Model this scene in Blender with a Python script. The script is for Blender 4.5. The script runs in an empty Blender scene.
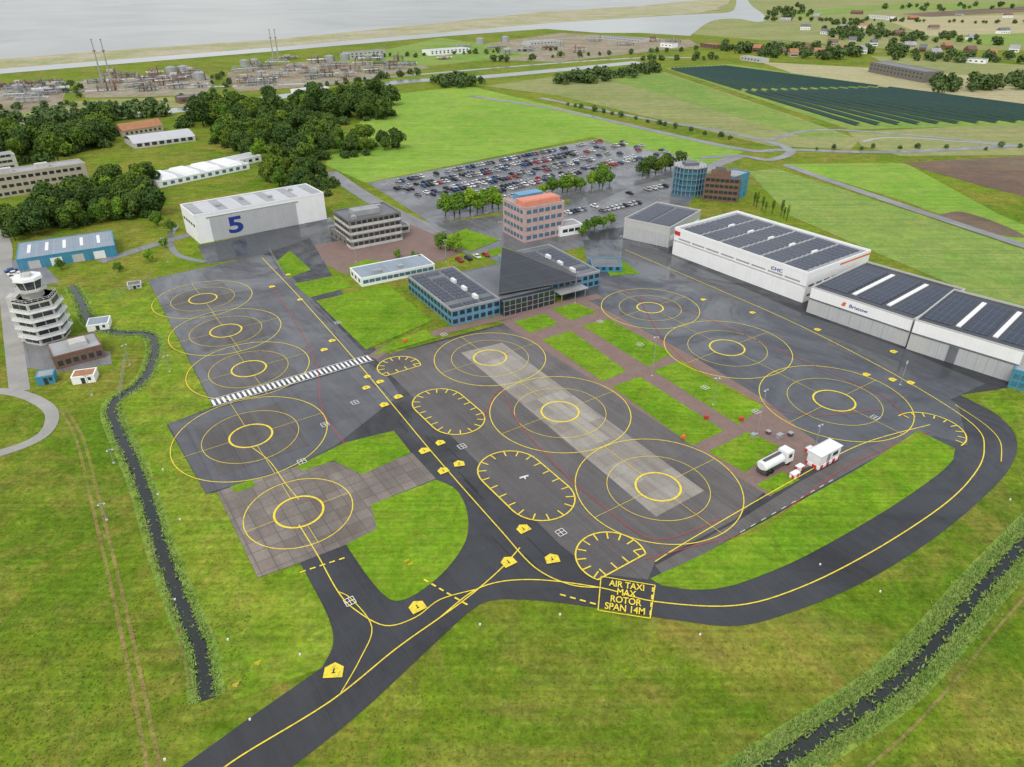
import bpy, math, random
from mathutils import Vector
random.seed(7)
R=math.radians
F=705.0; PT=R(30.4); CP,SP=math.cos(PT),math.sin(PT); CH=100.0
scene=bpy.context.scene; COL=scene.collection
def P(x,y,z=0.0):
    u=(x-512)/F; v=(383.5-y)/F
    t=(CH-z)/(SP-v*CP)
    return Vector((u*t,(CP+v*SP)*t,z))
def HT(o,py):
    v=(383.5-py)/F
    return CH+o.y*(v*CP-SP)/(CP+v*SP)
A=Vector((.562,-.827,0)).normalized(); B_=Vector((-A.y,A.x,0))
# ---------------------------------------------------------------- helpers
class MB:
    def __init__(s): s.v=[];s.f=[];s.m=[]
    def add(s,vs,fs,m=0):
        b=len(s.v); s.v+=[tuple(q) for q in vs]
        for f in fs: s.f.append(tuple(b+i for i in f)); s.m.append(m)
        return s
    def box(s,x0,y0,z0,x1,y1,z1,m=0):
        return s.add([(x0,y0,z0),(x1,y0,z0),(x1,y1,z0),(x0,y1,z0),(x0,y0,z1),(x1,y0,z1),(x1,y1,z1),(x0,y1,z1)],
          [(3,2,1,0),(4,5,6,7),(0,1,5,4),(1,2,6,5),(2,3,7,6),(3,0,4,7)],m)
    def frus(s,x0,y0,x1,y1,z0,z1,ix,iy,m=0,sx=0):
        return s.add([(x0,y0,z0),(x1,y0,z0),(x1,y1,z0),(x0,y1,z0),(x0+ix+sx,y0+iy,z1),(x1-ix,y0+iy,z1),(x1-ix,y1-iy,z1),(x0+ix+sx,y1-iy,z1)],
          [(3,2,1,0),(4,5,6,7),(0,1,5,4),(1,2,6,5),(2,3,7,6),(3,0,4,7)],m)
    def cyl(s,cx,cy,z0,z1,r0,r1=None,n=12,m=0,ph=0):
        if r1 is None: r1=r0
        a=[ph+2*math.pi*i/n for i in range(n)]
        return s.add([(cx+r0*math.cos(t),cy+r0*math.sin(t),z0) for t in a]+[(cx+r1*math.cos(t),cy+r1*math.sin(t),z1) for t in a],
          [tuple(range(n))[::-1],tuple(range(n,2*n))]+[(i,(i+1)%n,n+(i+1)%n,n+i) for i in range(n)],m)
    def tube(s,p,q,r0,r1=None,n=6,m=0):
        if r1 is None: r1=r0
        p=Vector(p);q=Vector(q);d=(q-p).normalized()
        a=d.orthogonal().normalized();b=d.cross(a)
        vs=[]
        for c,r in((p,r0),(q,r1)):
            for i in range(n):
                t=2*math.pi*i/n; vs.append(c+a*r*math.cos(t)+b*r*math.sin(t))
        return s.add(vs,[tuple(range(n))[::-1],tuple(range(n,2*n))]+[(i,(i+1)%n,n+(i+1)%n,n+i) for i in range(n)],m)
    def facet(s,r,k,n,ph,z0,z1,t,inset,m=0):
        a=ph+2*math.pi*k/n; b=a+2*math.pi/n
        p=Vector((r*math.cos(a),r*math.sin(a),0)); q=Vector((r*math.cos(b),r*math.sin(b),0)); d=q-p; L=d.length; d.normalize(); nn=Vector((d.y,-d.x,0))
        p2=p+d*inset*L; q2=q-d*inset*L; i=-nn*.05; o=nn*t
        return s.add([p2+i+Vector((0,0,z0)),p2+o+Vector((0,0,z0)),q2+o+Vector((0,0,z0)),q2+i+Vector((0,0,z0)),p2+i+Vector((0,0,z1)),p2+o+Vector((0,0,z1)),q2+o+Vector((0,0,z1)),q2+i+Vector((0,0,z1))],
          [(0,3,2,1),(4,5,6,7),(0,1,5,4),(1,2,6,5),(2,3,7,6),(3,0,4,7)],m)
    def mesh(s,name,mats):
        me=bpy.data.meshes.new(name); me.from_pydata(s.v,[],s.f)
        if not isinstance(mats,(list,tuple)): mats=[mats]
        for k in mats: me.materials.append(k)
        me.polygons.foreach_set('material_index',s.m); me.update(); return me
    def build(s,name,mats,parent=None,kind=None,smooth=False):
        me=s.mesh(name,mats)
        o=bpy.data.objects.new(name,me); COL.objects.link(o)
        if parent: o.parent=parent
        if kind: o['kind']=kind
        return o
def tag(o,label,cat,group=None):
    o['label']=label; o['category']=cat
    if group: o['group']=group
    return o
def thing(name,label,cat,loc,rz=0,group=None):
    o=bpy.data.objects.new(name,None); COL.objects.link(o); o.location=loc; o.rotation_euler=(0,0,rz)
    return tag(o,label,cat,group)
def dup(root,loc,rz,label,group=None,sc=None):
    r=root.copy(); COL.objects.link(r); r.location=loc; r.rotation_euler=(0,0,rz)
    if sc: r.scale=sc
    r['label']=label
    if group: r['group']=group
    for ch in list(root.children):
        c=ch.copy(); COL.objects.link(c); c.parent=r
    return r
WORDS=['first','second','third','fourth','fifth','sixth','seventh','eighth','ninth','tenth','eleventh','twelfth']
def nth(i):
    if i<12: return WORDS[i]
    k=i+1; s='th'
    if k%100 not in(11,12,13): s={1:'st',2:'nd',3:'rd'}.get(k%10,'th')
    return f'{k}{s}'
# ---------------------------------------------------------------- materials
def nt(name):
    m=bpy.data.materials.new(name); m.use_nodes=True; t=m.node_tree
    return m,t,t.nodes['Principled BSDF']
def noise(t,scale,detail=5,rough=.6,vec=None,dist=0):
    n=t.nodes.new('ShaderNodeTexNoise'); n.inputs['Scale'].default_value=scale; n.inputs['Detail'].default_value=detail
    n.inputs['Roughness'].default_value=rough; n.inputs['Distortion'].default_value=dist
    if vec is None:
        c=t.nodes.get('TC') or t.nodes.new('ShaderNodeTexCoord'); c.name='TC'; vec=c.outputs['Object']
    t.links.new(vec,n.inputs['Vector']); return n
def ramp(t,src,stops):
    r=t.nodes.new('ShaderNodeValToRGB'); e=r.color_ramp.elements
    while len(e)<len(stops): e.new(.5)
    for i,(p,c) in enumerate(stops):
        e[i].position=p; e[i].color=(c,c,c,1) if isinstance(c,(int,float)) else (*c,1)
    t.links.new(src,r.inputs[0]); return r
def mixc(t,a,b,fac,mode='MIX'):
    n=t.nodes.new('ShaderNodeMix'); n.data_type='RGBA'; n.blend_type=mode
    for s,i in((fac,0),(a,6),(b,7)):
        if hasattr(s,'links'): t.links.new(s,n.inputs[i])
        elif i==0: n.inputs[0].default_value=s
        else: n.inputs[i].default_value=(*s,1)
    return n.outputs[2]
def simple(name,col,rough=.6,var=.25,scale=.6,metal=0,spec=.4,fine=8):
    m,t,b=nt(name)
    n=noise(t,scale); n2=noise(t,fine,3)
    d=tuple(c*(1-var) for c in col); l=tuple(min(1,c*(1+var*.7)) for c in col)
    r=ramp(t,n.outputs[0],[(.3,d),(.7,l)])
    r2=ramp(t,n2.outputs[0],[(.3,.82),(.7,1.0)])
    c=mixc(t,r.outputs[0],r2.outputs[0],1,'MULTIPLY')
    t.links.new(c,b.inputs['Base Color'])
    b.inputs['Roughness'].default_value=rough; b.inputs['Metallic'].default_value=metal; b.inputs['Specular IOR Level'].default_value=spec
    return m
def grass(name,c1,c2,c3,big=.012,patch=.5,mow=0,mowang=0,fine=1.0):
    m,t,b=nt(name)
    n=noise(t,big,10,.62,dist=.4); r=ramp(t,n.outputs[0],[(.38,c1),(.6,c2)])
    n2=noise(t,big*3.1,14,.78,dist=1.0); r2=ramp(t,n2.outputs[0],[(.44,0.0),(.66,patch)])
    c=mixc(t,r.outputs[0],c3,r2.outputs[0])
    n3=noise(t,.8,10,.85); r3=ramp(t,n3.outputs[0],[(.34,1-.48*fine),(.66,1+.46*fine)])
    c=mixc(t,c,r3.outputs[0],1,'MULTIPLY')
    n4=noise(t,.16,12,.85,dist=.5); r4=ramp(t,n4.outputs[0],[(.36,1-.34*fine),(.64,1+.3*fine)])
    c=mixc(t,c,r4.outputs[0],1,'MULTIPLY')
    n5=noise(t,.04,12,.85,dist=2); r5=ramp(t,n5.outputs[0],[(.3,(.66,.84,.9)),(.5,(1,1,1)),(.7,(1.3,1.12,1.1))])
    c=mixc(t,c,r5.outputs[0],1,'MULTIPLY')
    if mow:
        mp=t.nodes.new('ShaderNodeMapping'); mp.inputs['Rotation'].default_value=(0,0,mowang); mp.inputs['Scale'].default_value=(mow*.03,mow*1.6,1)
        t.links.new(t.nodes['TC'].outputs['Object'],mp.inputs[0])
        w=noise(t,1,4,.6,mp.outputs[0]); rw=ramp(t,w.outputs[0],[(.38,.88),(.62,1.1)])
        c=mixc(t,c,rw.outputs[0],1,'MULTIPLY')
    t.links.new(c,b.inputs['Base Color']); b.inputs['Roughness'].default_value=.95; b.inputs['Specular IOR Level'].default_value=.08
    k=t.nodes.new('ShaderNodeBump'); k.inputs['Strength'].default_value=.5; k.inputs['Distance'].default_value=.3
    t.links.new(n3.outputs[0],k.inputs['Height']); t.links.new(k.outputs[0],b.inputs['Normal'])
    return m
def asphalt(name,c,var=.25,wet=.5,slab=None,lines=.5):
    m,t,b=nt(name)
    n=noise(t,.035,10,.7,dist=.8); r=ramp(t,n.outputs[0],[(.35,tuple(x*(1-var) for x in c)),(.65,tuple(x*(1+var) for x in c))])
    n2=noise(t,2.2,8,.85); r2=ramp(t,n2.outputs[0],[(.3,.72),(.7,1.2)])
    col=mixc(t,r.outputs[0],r2.outputs[0],1,'MULTIPLY')
    mp=t.nodes.new('ShaderNodeMapping'); mp.inputs['Rotation'].default_value=(0,0,R(55.8)); 
    t.links.new(t.nodes['TC'].outputs['Object'],mp.inputs[0])
    mp2=t.nodes.new('ShaderNodeMapping'); mp2.inputs['Scale'].default_value=(.03,.5,1); t.links.new(mp.outputs[0],mp2.inputs[0])
    ns=noise(t,1,6,.7,mp2.outputs[0]); rs=ramp(t,ns.outputs[0],[(.35,.84),(.65,1.12)]); col=mixc(t,col,rs.outputs[0],1,'MULTIPLY')
    br=t.nodes.new('ShaderNodeTexBrick'); br.offset=0 if slab else .5
    br.inputs['Scale'].default_value=1; br.inputs['Brick Width'].default_value=slab or 60; br.inputs['Row Height'].default_value=slab or 7.5
    br.inputs['Mortar Size'].default_value=.12 if slab else .07
    br.inputs['Mortar Smooth'].default_value=.3
    br.inputs['Color1'].default_value=(1,1,1,1); br.inputs['Color2'].default_value=(.72,.69,.67,1) if slab else (.9,.9,.9,1); br.inputs['Mortar'].default_value=(lines,)*3+(1,)
    t.links.new(mp.outputs[0],br.inputs[0])
    col=mixc(t,col,br.outputs[0],1,'MULTIPLY')
    n3=noise(t,.028,10,.75,dist=1.6); wetm=ramp(t,n3.outputs[0],[(.43,wet),(.58,wet*.12)])
    sh=ramp(t,n3.outputs[0],[(.43,1-.4*wet),(.58,1+.12*wet)]); col=mixc(t,col,sh.outputs[0],1,'MULTIPLY')
    t.links.new(col,b.inputs['Base Color'])
    r3=ramp(t,n3.outputs[0],[(.43,.42),(.58,.75)])
    t.links.new(r3.outputs[0],b.inputs['Roughness']); b.inputs['Specular IOR Level'].default_value=.4
    t.links.new(wetm.outputs[0],b.inputs['Coat Weight']); b.inputs['Coat Roughness'].default_value=.1
    return m
def paint(name,c,under,wear=.35):
    m,t,b=nt(name); n=noise(t,1.6,6,.8); r=ramp(t,n.outputs[0],[(.36,wear),(.52,0.0)])
    t.links.new(mixc(t,c,under,r.outputs[0]),b.inputs['Base Color']); b.inputs['Roughness'].default_value=.6; return m
def gridmat(name,c,line,bw,rh,mort=.03,rough=.25,axis=0,off=0,spec=.5,metal=0,dirt=.82,var=.85):
    m,t,b=nt(name); tc=t.nodes.new('ShaderNodeTexCoord'); tc.name='TC'
    src=tc.outputs['Object']
    if axis==1:
        s=t.nodes.new('ShaderNodeSeparateXYZ'); t.links.new(src,s.inputs[0]); ad=t.nodes.new('ShaderNodeMath'); t.links.new(s.outputs[0],ad.inputs[0]); t.links.new(s.outputs[1],ad.inputs[1])
        cb=t.nodes.new('ShaderNodeCombineXYZ'); t.links.new(ad.outputs[0],cb.inputs[0]); t.links.new(s.outputs[2],cb.inputs[1]); src=cb.outputs[0]
    br=t.nodes.new('ShaderNodeTexBrick'); br.offset=off; br.inputs['Scale'].default_value=1
    br.inputs['Brick Width'].default_value=bw; br.inputs['Row Height'].default_value=rh; br.inputs['Mortar Size'].default_value=mort
    br.inputs['Color1'].default_value=(*c,1); br.inputs['Color2'].default_value=(*[x*var for x in c],1); br.inputs['Mortar'].default_value=(*line,1)
    t.links.new(src,br.inputs[0])
    n=noise(t,.25,7,.75); r=ramp(t,n.outputs[0],[(.3,dirt),(.7,1.05)])
    t.links.new(mixc(t,br.outputs[0],r.outputs[0],1,'MULTIPLY'),b.inputs['Base Color'])
    b.inputs['Roughness'].default_value=rough; b.inputs['Specular IOR Level'].default_value=spec; b.inputs['Metallic'].default_value=metal
    return m
def water(name,c,rough,spec=.5,bs=.05,scale=.4):
    m,t,b=nt(name); n=noise(t,.004,6,.6,dist=1); r=ramp(t,n.outputs[0],[(.35,tuple(x*.8 for x in c)),(.65,tuple(x*1.2 for x in c))])
    t.links.new(r.outputs[0],b.inputs['Base Color']); b.inputs['Roughness'].default_value=rough; b.inputs['Specular IOR Level'].default_value=spec
    n2=noise(t,scale,4); k=t.nodes.new('ShaderNodeBump'); k.inputs['Strength'].default_value=bs; t.links.new(n2.outputs[0],k.inputs['Height']); t.links.new(k.outputs[0],b.inputs['Normal'])
    return m
def leafmat(name,c1,c2,rnd=1):
    m,t,b=nt(name); oi=t.nodes.new('ShaderNodeObjectInfo'); n=noise(t,.35 if rnd!=2 else .06,6,.8)
    r=ramp(t,n.outputs[0],[(.3,c1),(.7,c2)]); c=r.outputs[0]
    if rnd==1:
        r2=ramp(t,oi.outputs['Random'],[(0,(.6,.68,.75)),(.5,(1,1,.95)),(.8,(1.3,1.25,.8)),(1,(1.7,1.5,.8))]); c=mixc(t,c,r2.outputs[0],1,'MULTIPLY')
    t.links.new(c,b.inputs['Base Color']); b.inputs['Roughness'].default_value=.8; b.inputs['Specular IOR Level'].default_value=.12
    return m
M={}
M['grass']=grass('mown_grass',(.095,.175,.010),(.16,.23,.016),(.26,.21,.05),.012,.9,.5,R(30))
M['lawn']=grass('lawn',(.115,.25,.01),(.165,.305,.016),(.22,.25,.035),.05,.6,.9,R(34),.75)
M['meadow']=grass('rough_meadow',(.12,.225,.012),(.185,.28,.02),(.27,.25,.05),.03,.8,.5,R(60))
M['field_bright']=grass('bright_field',(.18,.33,.04),(.225,.37,.05),(.28,.33,.08),.01,.6,.3,R(50),.5)
M['field_olive']=grass('olive_field',(.21,.25,.08),(.27,.29,.11),(.32,.29,.15),.006,.8,.15,R(-40),.5)  # far field colours lightened and desaturated to stand in for distance haze
M['field_tan']=grass('tan_field',(.42,.36,.21),(.36,.35,.18),(.46,.4,.28),.006,.5,.15,R(-40),.5)  # haze put into the base colour here too
M['field_green']=grass('green_field',(.155,.27,.05),(.21,.31,.065),(.28,.3,.1),.01,.7,.3,R(-35),.6)  # also paled for haze, like the olive and tan fields
M['soil']=grass('ploughed_soil',(.15,.1,.08),(.21,.155,.115),(.13,.12,.06),.01,.4,.6,R(-35),.5)
M['scrub']=grass('rough_bank_grass',(.13,.25,.03),(.21,.31,.05),(.26,.27,.08),.15,.6)
M['reed']=leafmat('reed',(.16,.3,.05),(.34,.42,.13),0)
M['tuss']=leafmat('tussock',(.10,.2,.02),(.2,.27,.04),0)
M['asph']=asphalt('taxiway_asphalt',(.034,.036,.041),.25,.5,lines=.65)
M['apron_l']=asphalt('left_apron_asphalt',(.095,.097,.108),.22,.85)
M['apron_m']=asphalt('middle_apron_asphalt',(.12,.107,.104),.18,.35)
M['oval']=asphalt('oval_stand_asphalt',(.10,.09,.088),.2,.3)
M['apron_r']=asphalt('right_apron_asphalt',(.068,.074,.087),.3,1.0)
M['concrete']=asphalt('old_concrete_slabs',(.225,.19,.165),.25,.15,slab=3.1,lines=.55)
M['strip']=asphalt('landing_strip_concrete',(.33,.305,.265),.1,.1,slab=4.2,lines=.82)
M['brickpath']=gridmat('brick_path',(.27,.185,.16),(.18,.135,.115),.6,.3,.03,.85,spec=.2)
M['road']=asphalt('road_asphalt',(.22,.22,.225),.15,.3)
M['carpark']=asphalt('car_park_asphalt',(.15,.15,.158),.2,.6)
M['paving']=simple('pale_paving',(.36,.345,.32),.8,.2,.1)
M['dirt']=grass('dirt_track',(.27,.2,.08),(.2,.2,.04),(.15,.2,.03),.05,.8)
M['plant_ground']=grass('works_ground',(.28,.2,.16),(.34,.29,.24),(.2,.26,.09),.02,.8)
M['yellow']=paint('yellow_marking',(.82,.64,.035),(.14,.12,.06),.5)
M['white']=paint('white_marking',(.8,.8,.78),(.2,.2,.2))
M['red']=paint('red_marking',(.5,.04,.03),(.1,.07,.07),.6)
M['black']=simple('black_paint',(.012,.012,.014),.5)
M['tyre']=simple('tyre_mark',(.02,.02,.022),.6)
M['sea']=water('sea_water',(.24,.25,.235),.3,.5)
M['canal']=water('canal_water',(.15,.17,.17),.2,.5)
M['ditch']=water('ditch_water',(.012,.016,.014),.08,.5)
M['dike']=grass('dike_grass',(.4,.36,.26),(.28,.3,.12),(.48,.42,.34),.01,.7,fine=.5)
M['leafd']=leafmat('dark_leaves',(.038,.08,.018),(.11,.175,.038))
M['leaff']=leafmat('far_leaves',(.05,.09,.03),(.13,.19,.06),2)  # paler, greyer leaf tone with distance haze put into the colour
M['leafu']=leafmat('undergrowth_leaves',(.035,.075,.018),(.10,.16,.04),2)
M['leafl']=leafmat('light_leaves',(.08,.17,.02),(.17,.29,.04))
M['bark']=simple('bark',(.07,.055,.04),.9)
M['glass']=simple('dark_glass',(.03,.04,.05),.08,.3,.4,spec=.9)
M['bglass']=simple('blue_glass',(.07,.18,.25),.1,.3,.4,spec=.9)
M['wwall']=gridmat('white_sheet_wall',(.86,.87,.87),(.74,.75,.76),1.2,40,.03,.5,1,dirt=.95,var=.97)
M['gwall']=gridmat('grey_sheet_wall',(.5,.5,.49),(.4,.4,.4),1.2,40,.04,.5,1,dirt=.93,var=.96)
M['dwall']=gridmat('pale_grey_door',(.47,.48,.49),(.36,.37,.38),1.5,40,.04,.5,1,dirt=.93,var=.96)
M['bwall']=gridmat('blue_sheet_wall',(.06,.27,.42),(.04,.17,.29),.8,40,.04,.5,1)
M['beige']=simple('beige_wall',(.5,.44,.35),.8,.12)
M['brownwall']=simple('brown_grey_wall',(.2,.185,.17),.8,.15)
M['pinkwall']=gridmat('pink_panel_wall',(.58,.4,.38),(.44,.3,.29),1.5,1.1,.04,.7,1)
M['bluewall']=gridmat('terminal_blue_wall',(.13,.33,.5),(.06,.18,.3),2.4,1.2,.05,.45,1)
M['brick']=simple('brown_brick',(.2,.12,.09),.85,.2)
M['concretew']=simple('pale_concrete',(.57,.56,.53),.8,.15,.3)
M['whitep']=simple('white_paint',(.84,.85,.86),.4,.06)
M['roofgrey']=simple('grey_roof',(.36,.37,.38),.7,.2,.15)
M['roofdark']=simple('dark_bitumen_roof',(.05,.054,.062),.45,.3,.12)
M['roofmid']=simple('mid_grey_roof',(.15,.16,.175),.5,.25,.12)
M['rooflight']=gridmat('light_sheet_roof',(.5,.51,.53),(.4,.41,.43),2,60,.05,.45,dirt=.9,var=.95)
M['roofblue']=gridmat('blue_grey_roof',(.27,.33,.39),(.19,.24,.29),1.2,60,.05,.5)
M['slate']=gridmat('dark_metal_roof_panels',(.03,.036,.045),(.055,.06,.07),2.4,2.4,.04,.2,axis=1,spec=.7)
M['salmon']=simple('salmon_roof',(.72,.28,.19),.7,.12)
M['orange']=simple('orange_roof',(.42,.2,.1),.7,.25)
M['solar']=gridmat('solar_cells',(.022,.032,.06),(.14,.155,.18),1.7,1.0,.04,.18,spec=.6)
M['solarf']=gridmat('field_solar_cells',(.016,.05,.04),(.03,.07,.06),4,2,.15,.6,spec=.15)
M['steel']=simple('grey_steel',(.42,.43,.44),.45,.15,metal=.3)
M['darksteel']=simple('dark_steel',(.08,.085,.09),.5,.15)
M['rub']=simple('rubber',(.015,.015,.015),.8)
M['redp']=simple('red_paint',(.6,.05,.03),.4)
M['bluep']=simple('blue_paint',(.02,.05,.28),.45)
M['orangep']=simple('orange_paint',(.8,.18,.03),.45)
M['yellowp']=simple('yellow_paint',(.8,.6,.04),.5)
M['rust']=simple('rusty_steel',(.25,.14,.1),.8,.3)
m,t,b=nt('red_white_check'); ck=t.nodes.new('ShaderNodeTexChecker'); ck.inputs['Scale'].default_value=1.05; ck.inputs[1].default_value=(.6,.03,.03,1); ck.inputs[2].default_value=(.8,.8,.8,1)
tc=t.nodes.new('ShaderNodeTexCoord'); t.links.new(tc.outputs['Object'],ck.inputs[0]); t.links.new(ck.outputs[0],b.inputs['Base Color']); M['check']=m
# ---------------------------------------------------------------- sheets & lines
def smooth(pts,n=6):
    if len(pts)<3: return list(pts)
    o=[]; p=[pts[0]]+list(pts)+[pts[-1]]
    for i in range(1,len(p)-2):
        for k in range(n):
            t=k/n; a,b,c,d=p[i-1],p[i],p[i+1],p[i+2]
            o.append(tuple(.5*((2*b[j])+(-a[j]+c[j])*t+(2*a[j]-5*b[j]+4*c[j]-d[j])*t*t+(-a[j]+3*b[j]-3*c[j]+d[j])*t**3) for j in(0,1)))
    o.append(tuple(pts[-1])); return o
def sheetw(name,w,lev,mat,kind='structure'):
    ar=sum(w[i].x*w[(i+1)%len(w)].y-w[(i+1)%len(w)].x*w[i].y for i in range(len(w)))
    if ar<0: w=w[::-1]
    mb=MB(); mb.add([(q.x,q.y,lev*.006) for q in w],[tuple(range(len(w)))]); return mb.build(name,mat,kind=kind)
def sheet(name,pts,lev,mat): return sheetw(name,[P(*q) for q in pts],lev,mat)
def ribw(mb,w,width,z,m=0):
    n=len(w); L=[];
    for i in range(n):
        a=w[max(0,i-1)]; b=w[min(n-1,i+1)]; d=(b-a); d.z=0; d.normalize(); nn=Vector((-d.y,d.x,0))
        L.append(w[i]+nn*width/2); L.append(w[i]-nn*width/2)
    mb.add([(q.x,q.y,z) for q in L],[(2*i,2*i+1,2*i+3,2*i+2) for i in range(n-1)],m)
def ribbon(name,pts,width,lev,mat,sm=True,kind='structure'):
    w=[P(*q) for q in (smooth(pts) if sm else pts)]; mb=MB(); ribw(mb,w,width,lev*.006); return mb.build(name,mat,kind=kind)
def dashes(name,p,q,width,on,off,lev,mat):
    a,b=P(*p),P(*q); d=b-a; L=d.length; d.normalize(); mb=MB(); s=0
    while s+on<=L+.01: ribw(mb,[a+d*s,a+d*(s+on)],width,lev*.006); s+=on+off
    return mb.build(name,mat,kind='structure')
def ring(mb,c,r,w,z,n=96,a0=0,a1=2*math.pi,m=0):
    vs=[]
    for i in range(n+1):
        t=a0+(a1-a0)*i/n; 
        for rr in(r+w/2,r-w/2): vs.append((c.x+math.cos(t)*rr,c.y+math.sin(t)*rr,z))
    mb.add(vs,[(2*i+1,2*i,2*i+2,2*i+3) for i in range(n)],m)
def text(name,body,size,mat,parent=None,kind=None,bold=.012):
    cu=bpy.data.curves.new(name,'FONT'); cu.body=body; cu.size=size; cu.align_x='CENTER'; cu.align_y='CENTER'; cu.extrude=.001; cu.offset=size*bold
    to=bpy.data.objects.new(name,cu); COL.objects.link(to); bpy.context.view_layer.update()
    me=bpy.data.meshes.new_from_object(to.evaluated_get(bpy.context.evaluated_depsgraph_get())); bpy.data.objects.remove(to)
    me.materials.clear(); me.materials.append(mat)
    o=bpy.data.objects.new(name,me); COL.objects.link(o); o.parent=parent
    if kind:o['kind']=kind
    return o
# ---------------------------------------------------------------- ground
g=MB(); g.add([(-9000,-300,0),(9000,-300,0),(9000,14000,0),(-9000,14000,0)],[(0,1,2,3)]); g.build('ground',M['grass'],kind='structure')
sheet('field',[(600,26),(640,-20),(1100,-20),(1100,40),(760,40)],8,M['field_olive'])
sheet('sea',[(-300,-26),(690,-26),(728,-12),(716,-2),(640,6),(540,12),(440,23),(280,39),(120,50),(0,59),(-300,79)],30,M['sea'])
sheet('sea_dike',[(-300,79),(0,59),(120,50),(280,39),(440,23),(540,12),(640,6),(716,-2),(728,-12),(736,-12),(728,4),(700,13),(600,20),(540,24),(450,32),(280,47),(0,69),(-300,90)],34,M['dike'])
sheet('harbour_water',[(-300,90),(0,69),(280,47),(450,32),(540,24),(600,20),(680,15)]+smooth([(680,15),(706,14),(730,12),(736,5),(736,-3),(740,-12)])+smooth([(747,-12),(747,-2),(752,6),(763,14),(766,20),(756,22),(738,19),(716,20),(704,25)])+[(690,36),(640,33),(600,33),(545,29),(450,36),(280,51),(0,74),(-300,96)],38,M['canal'])
sheet('mud_bank',smooth([(545,16),(580,13),(650,9),(705,7),(715,10),(640,15),(560,19),(545,16)])[:-1],42,M['dike'])
sheet('works_yard',[(-60,98),(0,88),(60,81),(66,92),(60,108),(-60,122)],20,M['plant_ground'])
sheet('works_yard',[(76,82),(110,76),(205,73),(215,82),(205,94),(150,97),(86,98)],20,M['plant_ground'])
sheet('works_yard',[(228,72),(300,62),(405,58),(430,68),(330,85),(240,92),(225,84)],20,M['plant_ground'])
sheet('harbour_yard',[(430,52),(560,33),(690,40),(700,46),(560,62),(480,60)],20,M['plant_ground'])
sheet('field',[(330,62),(440,38),(500,46),(530,56),(430,66)],21,M['field_green'])
sheet('field',[(768,22),(880,10),(1060,10),(1060,50),(900,50),(780,40)],16,M['field_olive'])
sheet('field',[(790,12),(900,4),(1060,2),(1060,10),(880,10),(800,18)],17,M['field_green'])
sheet('field',[(880,18),(1060,14),(1060,32),(930,36)],18,M['field_tan'])
sheet('ploughed_field',[(900,14),(1060,4),(1060,10),(930,17)],19,M['soil'])
sheet('field',[(930,36),(1060,33),(1060,46),(985,46)],20,M['field_green'])
sheet('field',[(-60,112),(95,100),(240,95),(240,106),(60,120),(-60,132)],16,M['field_olive'])
sheet('field',[(485,86),(560,76),(665,72),(770,108),(860,140),(850,150),(770,146),(560,96)],16,M['field_olive'])
sheet('field',[(600,78),(665,73),(770,109),(850,138),(800,136),(700,106)],17,M['field_green'])
sheet('field',[(325,165),(338,140),(395,94),(470,86),(745,152),(702,166),(665,160),(592,137),(366,183)],10,M['field_bright'])
sheet('field',[(848,132),(1060,122),(1060,155),(900,156),(862,146)],13,M['field_olive'])
sheet('solar_field_ground',[(664,68),(730,64),(1060,112),(1060,124),(850,130)],20,M['field_green'])
sheet('field',[(760,62),(1060,78),(1060,110),(900,92),(800,76)],18,M['field_tan'])
sheet('field',[(870,56),(960,60),(1060,68),(1060,80),(900,72)],19,M['field_olive'])
sheet('field',[(748,172),(775,168),(900,208),(1060,262),(1060,330),(1000,305),(860,246),(790,216)],12,M['field_green'])
sheet('field',[(782,164),(905,163),(1000,215),(1060,240),(1060,258),(900,200)],13,M['field_bright'])
sheet('ploughed_field',[(902,163),(1060,154),(1060,205),(985,187)],14,M['soil'])
sheet('spoil_heap_ground',smooth([(935,216),(962,212),(1005,226),(1025,238),(985,232),(935,216)])[:-1],15,M['soil'])
ribbon('canal',[(-60,100),(110,90),(300,84),(380,78),(520,66),(640,58),(700,58)],9,24,M['canal'])
ribbon('canal',[(-60,131),(60,122),(180,110),(285,96),(330,92),(400,82),(470,78),(560,70),(640,62)],24,26,M['canal'])
ribbon('canal',[(862,142),(905,138),(1060,150)],3,30,M['canal'])
ribbon('road',[(470,96),(560,110),(650,130),(745,150),(790,150),(900,152),(1060,143)],7,28,M['road'])
ribbon('road',[(785,165),(850,188),(930,215),(1060,258)],6,28,M['road'])
ribbon('road',[(700,158),(740,156),(770,160),(790,150),(740,135),(640,118),(540,98)],6,31,M['road'])
ribbon('road',[(770,140),(840,130),(1060,150)],5,27,M['road'])
ribbon('road',[(-60,128),(60,118),(230,104),(300,96),(430,80),(470,82)],6,22,M['road'])
ribbon('road',[(770,40),(880,52),(1060,62)],6,33,M['road'])
ribbon('road',[(330,172),(365,196),(400,215),(440,232)],8,13.5,M['road'])
ribbon('road',[(740,156),(715,165),(690,176),(640,188),(600,205),(560,214)],8,14,M['road'])
ribbon('road',[(-30,175),(3,240),(5,270),(12,330),(20,392)],5,13,M['paving'])
ribbon('road',[(100,262),(160,243),(200,232)],5,13,M['road'])
ribbon('path',[(-30,392),(10,392),(38,401),(52,414),(46,432),(22,446),(-30,462)],3.2,14,M['paving'])
sheet('path',[(18,345),(40,338),(110,352),(112,364),(60,372),(25,368)],6,M['road'])
sheet('forecourt',[(198,246),(330,217),(345,240),(300,247),(262,256),(206,264)],8,M['apron_r'])
sheet('forecourt',[(300,232),(340,225),(405,215),(440,232),(470,248),(440,262),(375,262),(345,275),(305,252)],7,M['brickpath'])
sheet('forecourt',[(420,225),(560,208),(660,192),(680,200),(630,212),(618,240),(590,246),(500,262),(455,250)],6,M['carpark'])
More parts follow.
